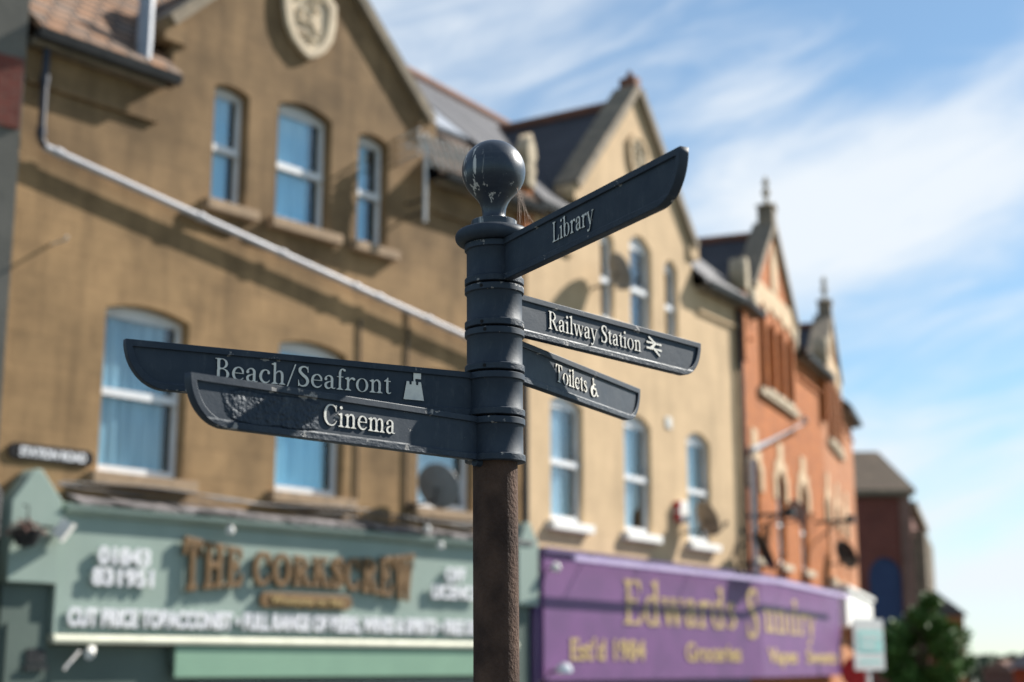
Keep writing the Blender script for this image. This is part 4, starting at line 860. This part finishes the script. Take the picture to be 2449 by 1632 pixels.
def leafy(name, label, loc, h, rad, nclump, per, size, trunk_r, m, seed, base=.3, cat='tree'):
    rnd = random.Random(seed); t = thing(name, label, cat, loc)
    tb = bmesh.new(); tube(tb, [(0, 0, 0), (.04, 0, h * .25), (-.03, .03, h * .5), (0, 0, h * .8)], [trunk_r, trunk_r * .8, trunk_r * .55, trunk_r * .2], 10)
    cb_ = bmesh.new(); cl = []
    for i in range(nclump):
        a = rnd.uniform(0, 6.283); u = rnd.uniform(-1, 1); q = math.sqrt(1 - u * u); k = rnd.uniform(.45, 1.0)
        c = Vector((math.cos(a) * q * rad * k, math.sin(a) * q * rad * k, h * base + (h * (1 - base)) * (.5 + .5 * u * k))); cl.append(c)
        if i % 2 == 0: tube(tb, [(0, 0, h * (base * .9 + .1 * rnd.random())), c * .5 + Vector((0, 0, h * .25)), c], [trunk_r * .4, trunk_r * .25, trunk_r * .07], 6)
    for c in cl:
        cr = rad * rnd.uniform(.22, .42)
        for j in range(per):
            d = Vector((rnd.gauss(0, 1), rnd.gauss(0, 1), rnd.gauss(0, .8))).normalized() * cr * rnd.random() ** .4; p = c + d; s = size * rnd.uniform(.6, 1.4)
            ax = Vector((rnd.gauss(0, 1), rnd.gauss(0, 1), rnd.gauss(0, 1))).normalized(); up = Vector((rnd.gauss(0, .7), rnd.gauss(0, .7), 1)).normalized(); w = ax.cross(up); 
            if w.length < .05: continue
            w = w.normalized(); v = w.cross(up).normalized()
            vs = [cb_.verts.new(p + v * s), cb_.verts.new(p + w * s * .45), cb_.verts.new(p - v * s), cb_.verts.new(p - w * s * .45)]; cb_.faces.new(vs)
    obj('trunk', smooth(tb), M['bark'], t); obj('crown', cb_, m, t); return t
leafy('street_tree', 'round dark green tree at the far end of the street', (11.98, 45.5, GL), 4.5, 1.16, 58, 210, .13, .13, M['leaf'], 3, .12)

# distant houses and woods on the horizon
for k, (x, y, w, h, rot, lab) in enumerate([(55.5, 165, 9, 3.0, 15, 'far red roofed house left of the others on the horizon'), (70, 178, 12, 2.8, -10, 'far wide red brick house in the middle of the horizon'), (80, 172, 8, 3.1, 20, 'far narrow house right of the others on the horizon')]):
    t = thing('distant_house', lab, 'house', (x, y, GL), R(rot), 'distant houses')
    obj('wall', boxes((-w / 2, w / 2, -3, 3, 0, h * .62)), M['brick_dark'], t)
    rf = obj('roof', (lambda b: loft(b, [[(-w / 2 - .3, -3.4, h * .62 + .003), (w / 2 + .3, -3.4, h * .62 + .003), (w / 2 + .3, 3.4, h * .62 + .003), (-w / 2 - .3, 3.4, h * .62 + .003)], [(-w / 2, -.1, h), (w / 2, -.1, h), (w / 2, .1, h), (-w / 2, .1, h)]]))(bmesh.new()), M['tile_tan'] if k != 0 else M['ridge_red'], t)
    obj('chimney', boxes((w * .3, w * .3 + .9, -.4, .4, h * .8, h + .7)), M['brick_dark'], rf)
rh = thing('slate_house', 'dark slate roofed house with a chimney cut by the right edge', 'house', (30.6, 84.5, GL), R(0))
obj('wall', boxes((-1.5, 7, 0, 6, 0, 2.3)), M['brick_dark'], rh)
obj('roof', (lambda b: loft(b, [[(-2.0, -.3, 2.303), (7.3, -.3, 2.303), (7.3, 6.3, 2.303), (-2.0, 6.3, 2.303)], [(1.4, 2.8, 5.2), (7.2, 2.8, 5.2), (7.2, 3.2, 5.2), (1.4, 3.2, 5.2)]]))(bmesh.new()), M['slate'], rh)
obj('chimney', boxes((-.62, .1, 1.2, 2.0, 2.8, 4.6), (-.70, .18, 1.12, 2.08, 4.603, 4.75)), M['brick_dark'], rh)
bm = bmesh.new(); rnd = random.Random(5)
for i in range(9000):
    x = rnd.uniform(20, 130); y = rnd.uniform(190, 215); hh = 2.3 + .9 * math.sin(x * .21) + .6 * math.sin(x * .53 + 1) ; z = GL + rnd.random() ** .6 * max(1.6, hh + .5); s = rnd.uniform(.3, .8)
    d = Vector((rnd.gauss(0, 1), rnd.gauss(0, 1), rnd.gauss(0, 1))).normalized(); e = d.orthogonal().normalized(); f_ = d.cross(e); p = Vector((x, y, z))
    bm.faces.new([bm.verts.new(p + e * s), bm.verts.new(p + f_ * s * .6), bm.verts.new(p - e * s), bm.verts.new(p - f_ * s * .6)])
wd = obj('distant_wood', bm, M['leaf_far']); wd['kind'] = 'stuff'

# ------------------------------------------------------------------ the finger post
PXW, PYW = -.0395, 3.42
fp = thing('finger_post', 'navy cast iron finger post with ball finial and five pointing arms', 'signpost', (PXW, PYW, 0))
fp.rotation_euler = (0, R(-.45), 0); fp.location = (PXW + .0185, PYW, 0)
bm = bmesh.new()
rp = random.Random(2); prof = [(.052, -.3)] + [(.0506 + rp.uniform(-.00025, .00025), z) for z in np.arange(.0, 2.15, .05)] + [(.0506, 2.16), (0, 2.16)]
lathe(bm, prof, 64); obj('pole', bm, M['rust'], fp)
Z0, PITCHZ, RS, RF = 2.6560, .1025, .0638, .0686
def sleeve_prof(zt, h=.0985):
    e = .0014
    return [(.03, zt), (RF - .003, zt), (RF - e, zt - .0006), (RF, zt - e - .0006), (RF, zt - .0145), (RF - e, zt - .016), (RS + .001, zt - .0165), (RS, zt - .018), (RS, zt - h + .018), (RS + .001, zt - h + .0165), (RF - e, zt - h + .016), (RF, zt - h + .0145), (RF, zt - h + .0016), (RF - e, zt - h + .0004), (RF - .004, zt - h), (.03, zt - h)]
# ball, neck and collar
bm = bmesh.new(); rb = .0748; zc = 2.836
pr_ = [(0, zc + rb)] + [(rb * math.sin(R(a)), zc + rb * math.cos(R(a))) for a in range(6, 133, 6)]
pr_ += [(.0485, 2.778), (.0405, 2.769), (.0335, 2.758), (.0292, 2.746), (.0272, 2.733), (.0278, 2.722), (.0315, 2.715), (.034, 2.7135), (.052, 2.7135), (.0535, 2.712), (.0535, 2.698), (.051, 2.6965), (.045, 2.696), (.02, 2.6955)]
lathe(bm, pr_, 72); obj('ball_finial', bm, M['paint_ball'], fp)
bm = bmesh.new(); lathe(bm, [(.02, 2.6957), (.048, 2.6955), (.049, 2.694), (.049, 2.686), (.02, 2.686)], 48); obj('packing_ring', bm, M['rust'], fp)
bm = bmesh.new(); mr_ = .0180; lathe(bm, [(.02, 2.689), (.05, 2.6905)] + [(.0725 + mr_ * math.sin(R(a)), 2.6735 + mr_ * math.cos(R(a))) for a in range(-10, 171, 12)] + [(.0675, 2.6562), (.02, 2.656)], 72); obj('collar', bm, M['paint_collar'], fp)

def arm_outline(L, H, w, u0, top=0., n=14):
    """plank end with a square top corner and a swept-up lower corner; w insets the outline"""
    ex = .088; pts = [(u0, -H + w), (L - ex, -H + w)]
    for k in range(1, n + 1):
        a = R(90 * (1 - k / n)); pts.append((L - ex + (ex - w) * math.cos(a), (-H + w) * math.sin(a) if k < n else -w))
    pts = [(u, min(v, -w)) for u, v in pts]
    return pts + [(u0, -w)]
def finger(label, idx, az, L, words, flip, icon=None, blister=None):
    """one arm: sleeve round the post, rimmed plank, raised lettering"""
    zt = Z0 - PITCHZ * idx; H = .0985
    pm = paintmat('navy_paint_' + words.split('/')[0].split()[0].lower(), blister, .665 if idx in (1, 4) else .69)
    out = arm_outline(L, H, 0, .045); inn_ = arm_outline(L - .0005, H, .0138, .052)
    # plank: thin panel inside a thicker rim
    rim = plate(out, [inn_], -.0108, .0108, .0016)
    pan = plate(arm_outline(L, H, .004, .048), [], -.0052, .0052)
    arm = obj('sign_arm', join(rim, pan), pm, fp, loc=(0, 0, zt), rz=R(90 - az)); arm['label'] = label
    bm = bmesh.new(); lathe(bm, [(r, z - zt) for r, z in sleeve_prof(zt)], 72); obj('sleeve', bm, pm, arm)
    def place(bm, u, z, nm):
        o = obj(nm, bm, M['sign_letter'], arm, loc=(u, .0055 if flip else -.0055, z), rz=math.pi if flip else 0); return two_tone(o, M['paint_collar'])
    for (t, u, w_) in TEXTS[idx]: place(serif_bm(t, .0445, w_, .0028, -.006), u, -.0662, 'lettering')
    if icon: place(icon[0](), icon[1], icon[2], 'pictogram')
    return arm
TEXTS = {0: [('Library', .287, .170)], 1: [('Railway Station', .188, .378)], 2: [('Toilets', .310, .188)], 3: [('Beach/Seafront', .664, .400)], 4: [('Cinema', .503, .193)]}
def rails_icon():
    b = bmesh.new(); w = .0036; y0, y1 = -.0028, 0
    def bar(p, q):
        d = Vector((q[0] - p[0], q[1] - p[1])).normalized(); n_ = Vector((-d.y, d.x)) * w
        pts = [(p[0] + n_.x, p[1] + n_.y), (p[0] - n_.x, p[1] - n_.y), (q[0] - n_.x, q[1] - n_.y), (q[0] + n_.x, q[1] + n_.y)]; loft(b, [[(x, y0, z) for x, z in pts], [(x, y1, z) for x, z in pts]])
    b.free()
    X, Z = np.meshgrid(np.arange(-.1, 1.1, .02), np.arange(-.1, .9, .02))
    def bd(p, q): return ('+', 'c', [(p[0], p[1], .052), (q[0], q[1], .052)])
    d = glyph_sdf([bd((0.02, .52), (.98, .52)), bd((0.02, .26), (.98, .26)), bd((.16, .76), (.60, .52)), bd((.60, .52), (.22, .26)), bd((.22, .26), (.22, .26)), bd((.40, .26), (.40, .26)), bd((.60, .52), (.40, .26)), bd((.40, .26), (.84, .02))][:4] + [bd((.50, .26), (.86, .02)), bd((.56, .50), (.36, .27))], X, Z)
    lp = [[(x * .064, z * .058) for x, z in l] for l in contours(d + 1e-7, -.1, -.1, .02)]
    return plate(lp[0], lp[1:], y0, y1)
def castle_icon():
    pts = [(0, 0), (.050, 0), (.0425, .041), (.0365, .041), (.0355, .034), (.0305, .034), (.0300, .0415), (.0285, .0415), (.0285, .0475), (.0425, .0475), (.0425, .063), (.0240, .063), (.0240, .0415), (.0200, .0415), (.0195, .034), (.0145, .034), (.0135, .041), (.0075, .041)]
    return plate(pts, [], -.0028, 0)
def wheelchair_icon():
    X, Z = np.meshgrid(np.arange(-.15, 1.2, .025), np.arange(-.15, 1.4, .025))
    d = glyph_sdf([('+', 'e', .40, 1.16, .10, .10), ('+', 'c', [(.40, 1.0, .06), (.42, .55, .065)]), ('+', 'c', [(.42, .55, .06), (.74, .55, .06)]), ('+', 'c', [(.74, .55, .055), (.92, .12, .06)]), ('+', 'c', [(.92, .10, .05), (1.06, .16, .05)]), ('+', 'c', [(.40, .84, .045), (.66, .84, .045)]),
        ('+', 'c', [(.30, .70, .05), (.12, .52, .05), (.10, .28, .05), (.26, .06, .05), (.52, .04, .05), (.70, .18, .05), (.74, .30, .045)])], X, Z)
    lp = [[(x * .046, z * .039) for x, z in l] for l in contours(d + 1e-7, -.15, -.15, .025)]
    return plate(lp[0], lp[1:], -.0028, 0)
finger('navy sign arm reading Library, pointing towards the viewer', 0, 151.7, .775, 'Library', False)
finger('navy sign arm reading Railway Station with a double arrow', 1, 40.5, .843, 'Railway Station', False, (rails_icon, .592, -.0645))
finger('navy sign arm reading Toilets with a wheelchair mark', 2, 27.0, .856, 'Toilets', False, (wheelchair_icon, .519, -.0700))
finger('navy sign arm reading Beach/Seafront with a sandcastle', 3, 240.4, .852, 'Beach/Seafront', True, (castle_icon, .234, -.0745))
finger('navy sign arm with blistered paint reading Cinema', 4, 223.9, .828, 'Cinema', True, None, (.53, .735, -.084, -.018))
# fixing screws
for (az_, z, m_) in ((205, Z0 - .1025 - .008, 0), (204, Z0 - .2045 + .010, 0), (198, Z0 - .205 - .008, 0), (199, Z0 - .3 + .004, 1)):
    bm = bmesh.new(); d = Vector((math.sin(R(az_)), math.cos(R(az_)), 0)); tube(bm, [d * .066 + Vector((0, 0, z)), d * .0692 + Vector((0, 0, z))], .0042, 12); tube(bm, [d * .0692 + Vector((0, 0, z)), d * .0696 + Vector((0, 0, z))], .0026, 12)
    obj('screw', bm, M['hole'], fp)
# casting lug under the lowest sleeve
bm = bmesh.new(); d = Vector((math.sin(R(223.9)), math.cos(R(223.9)), 0)); zb = Z0 - PITCHZ * 4 - .0985; tube(bm, [d * .045 + Vector((0, 0, zb - .004)), d * .066 + Vector((0, 0, zb - .004))], [.011, .009], 12); obj('lug', smooth(bm), M['paint'], fp)
# cobweb strands between ball and the Library arm
bm = bmesh.new(); rw = random.Random(9)
dl_ = Vector((math.sin(R(151.7)), math.cos(R(151.7)), 0))
for k in range(20):
    a = R(rw.uniform(70, 120)); p = Vector((math.sin(a) * .062, math.cos(a) * .062, 2.795 + rw.uniform(-.012, .012))); q_ = Vector((.05, 0, 2.70)) + dl_ * rw.uniform(-.01, .05) + Vector((rw.uniform(-.004, .028), rw.uniform(-.01, .02), rw.uniform(-.01, .006)))
    tube(bm, [p, (p + q_) / 2 + Vector((rw.uniform(-.004, .004), 0, -.004)), q_], .00010 if k % 5 else .00026, 4)
cbw = obj('cobweb', bm, M['web']); cbw.location = fp.location; cbw.rotation_euler = fp.rotation_euler
tag(cbw, 'wispy cobweb between the ball finial and the Library arm', 'cobweb')
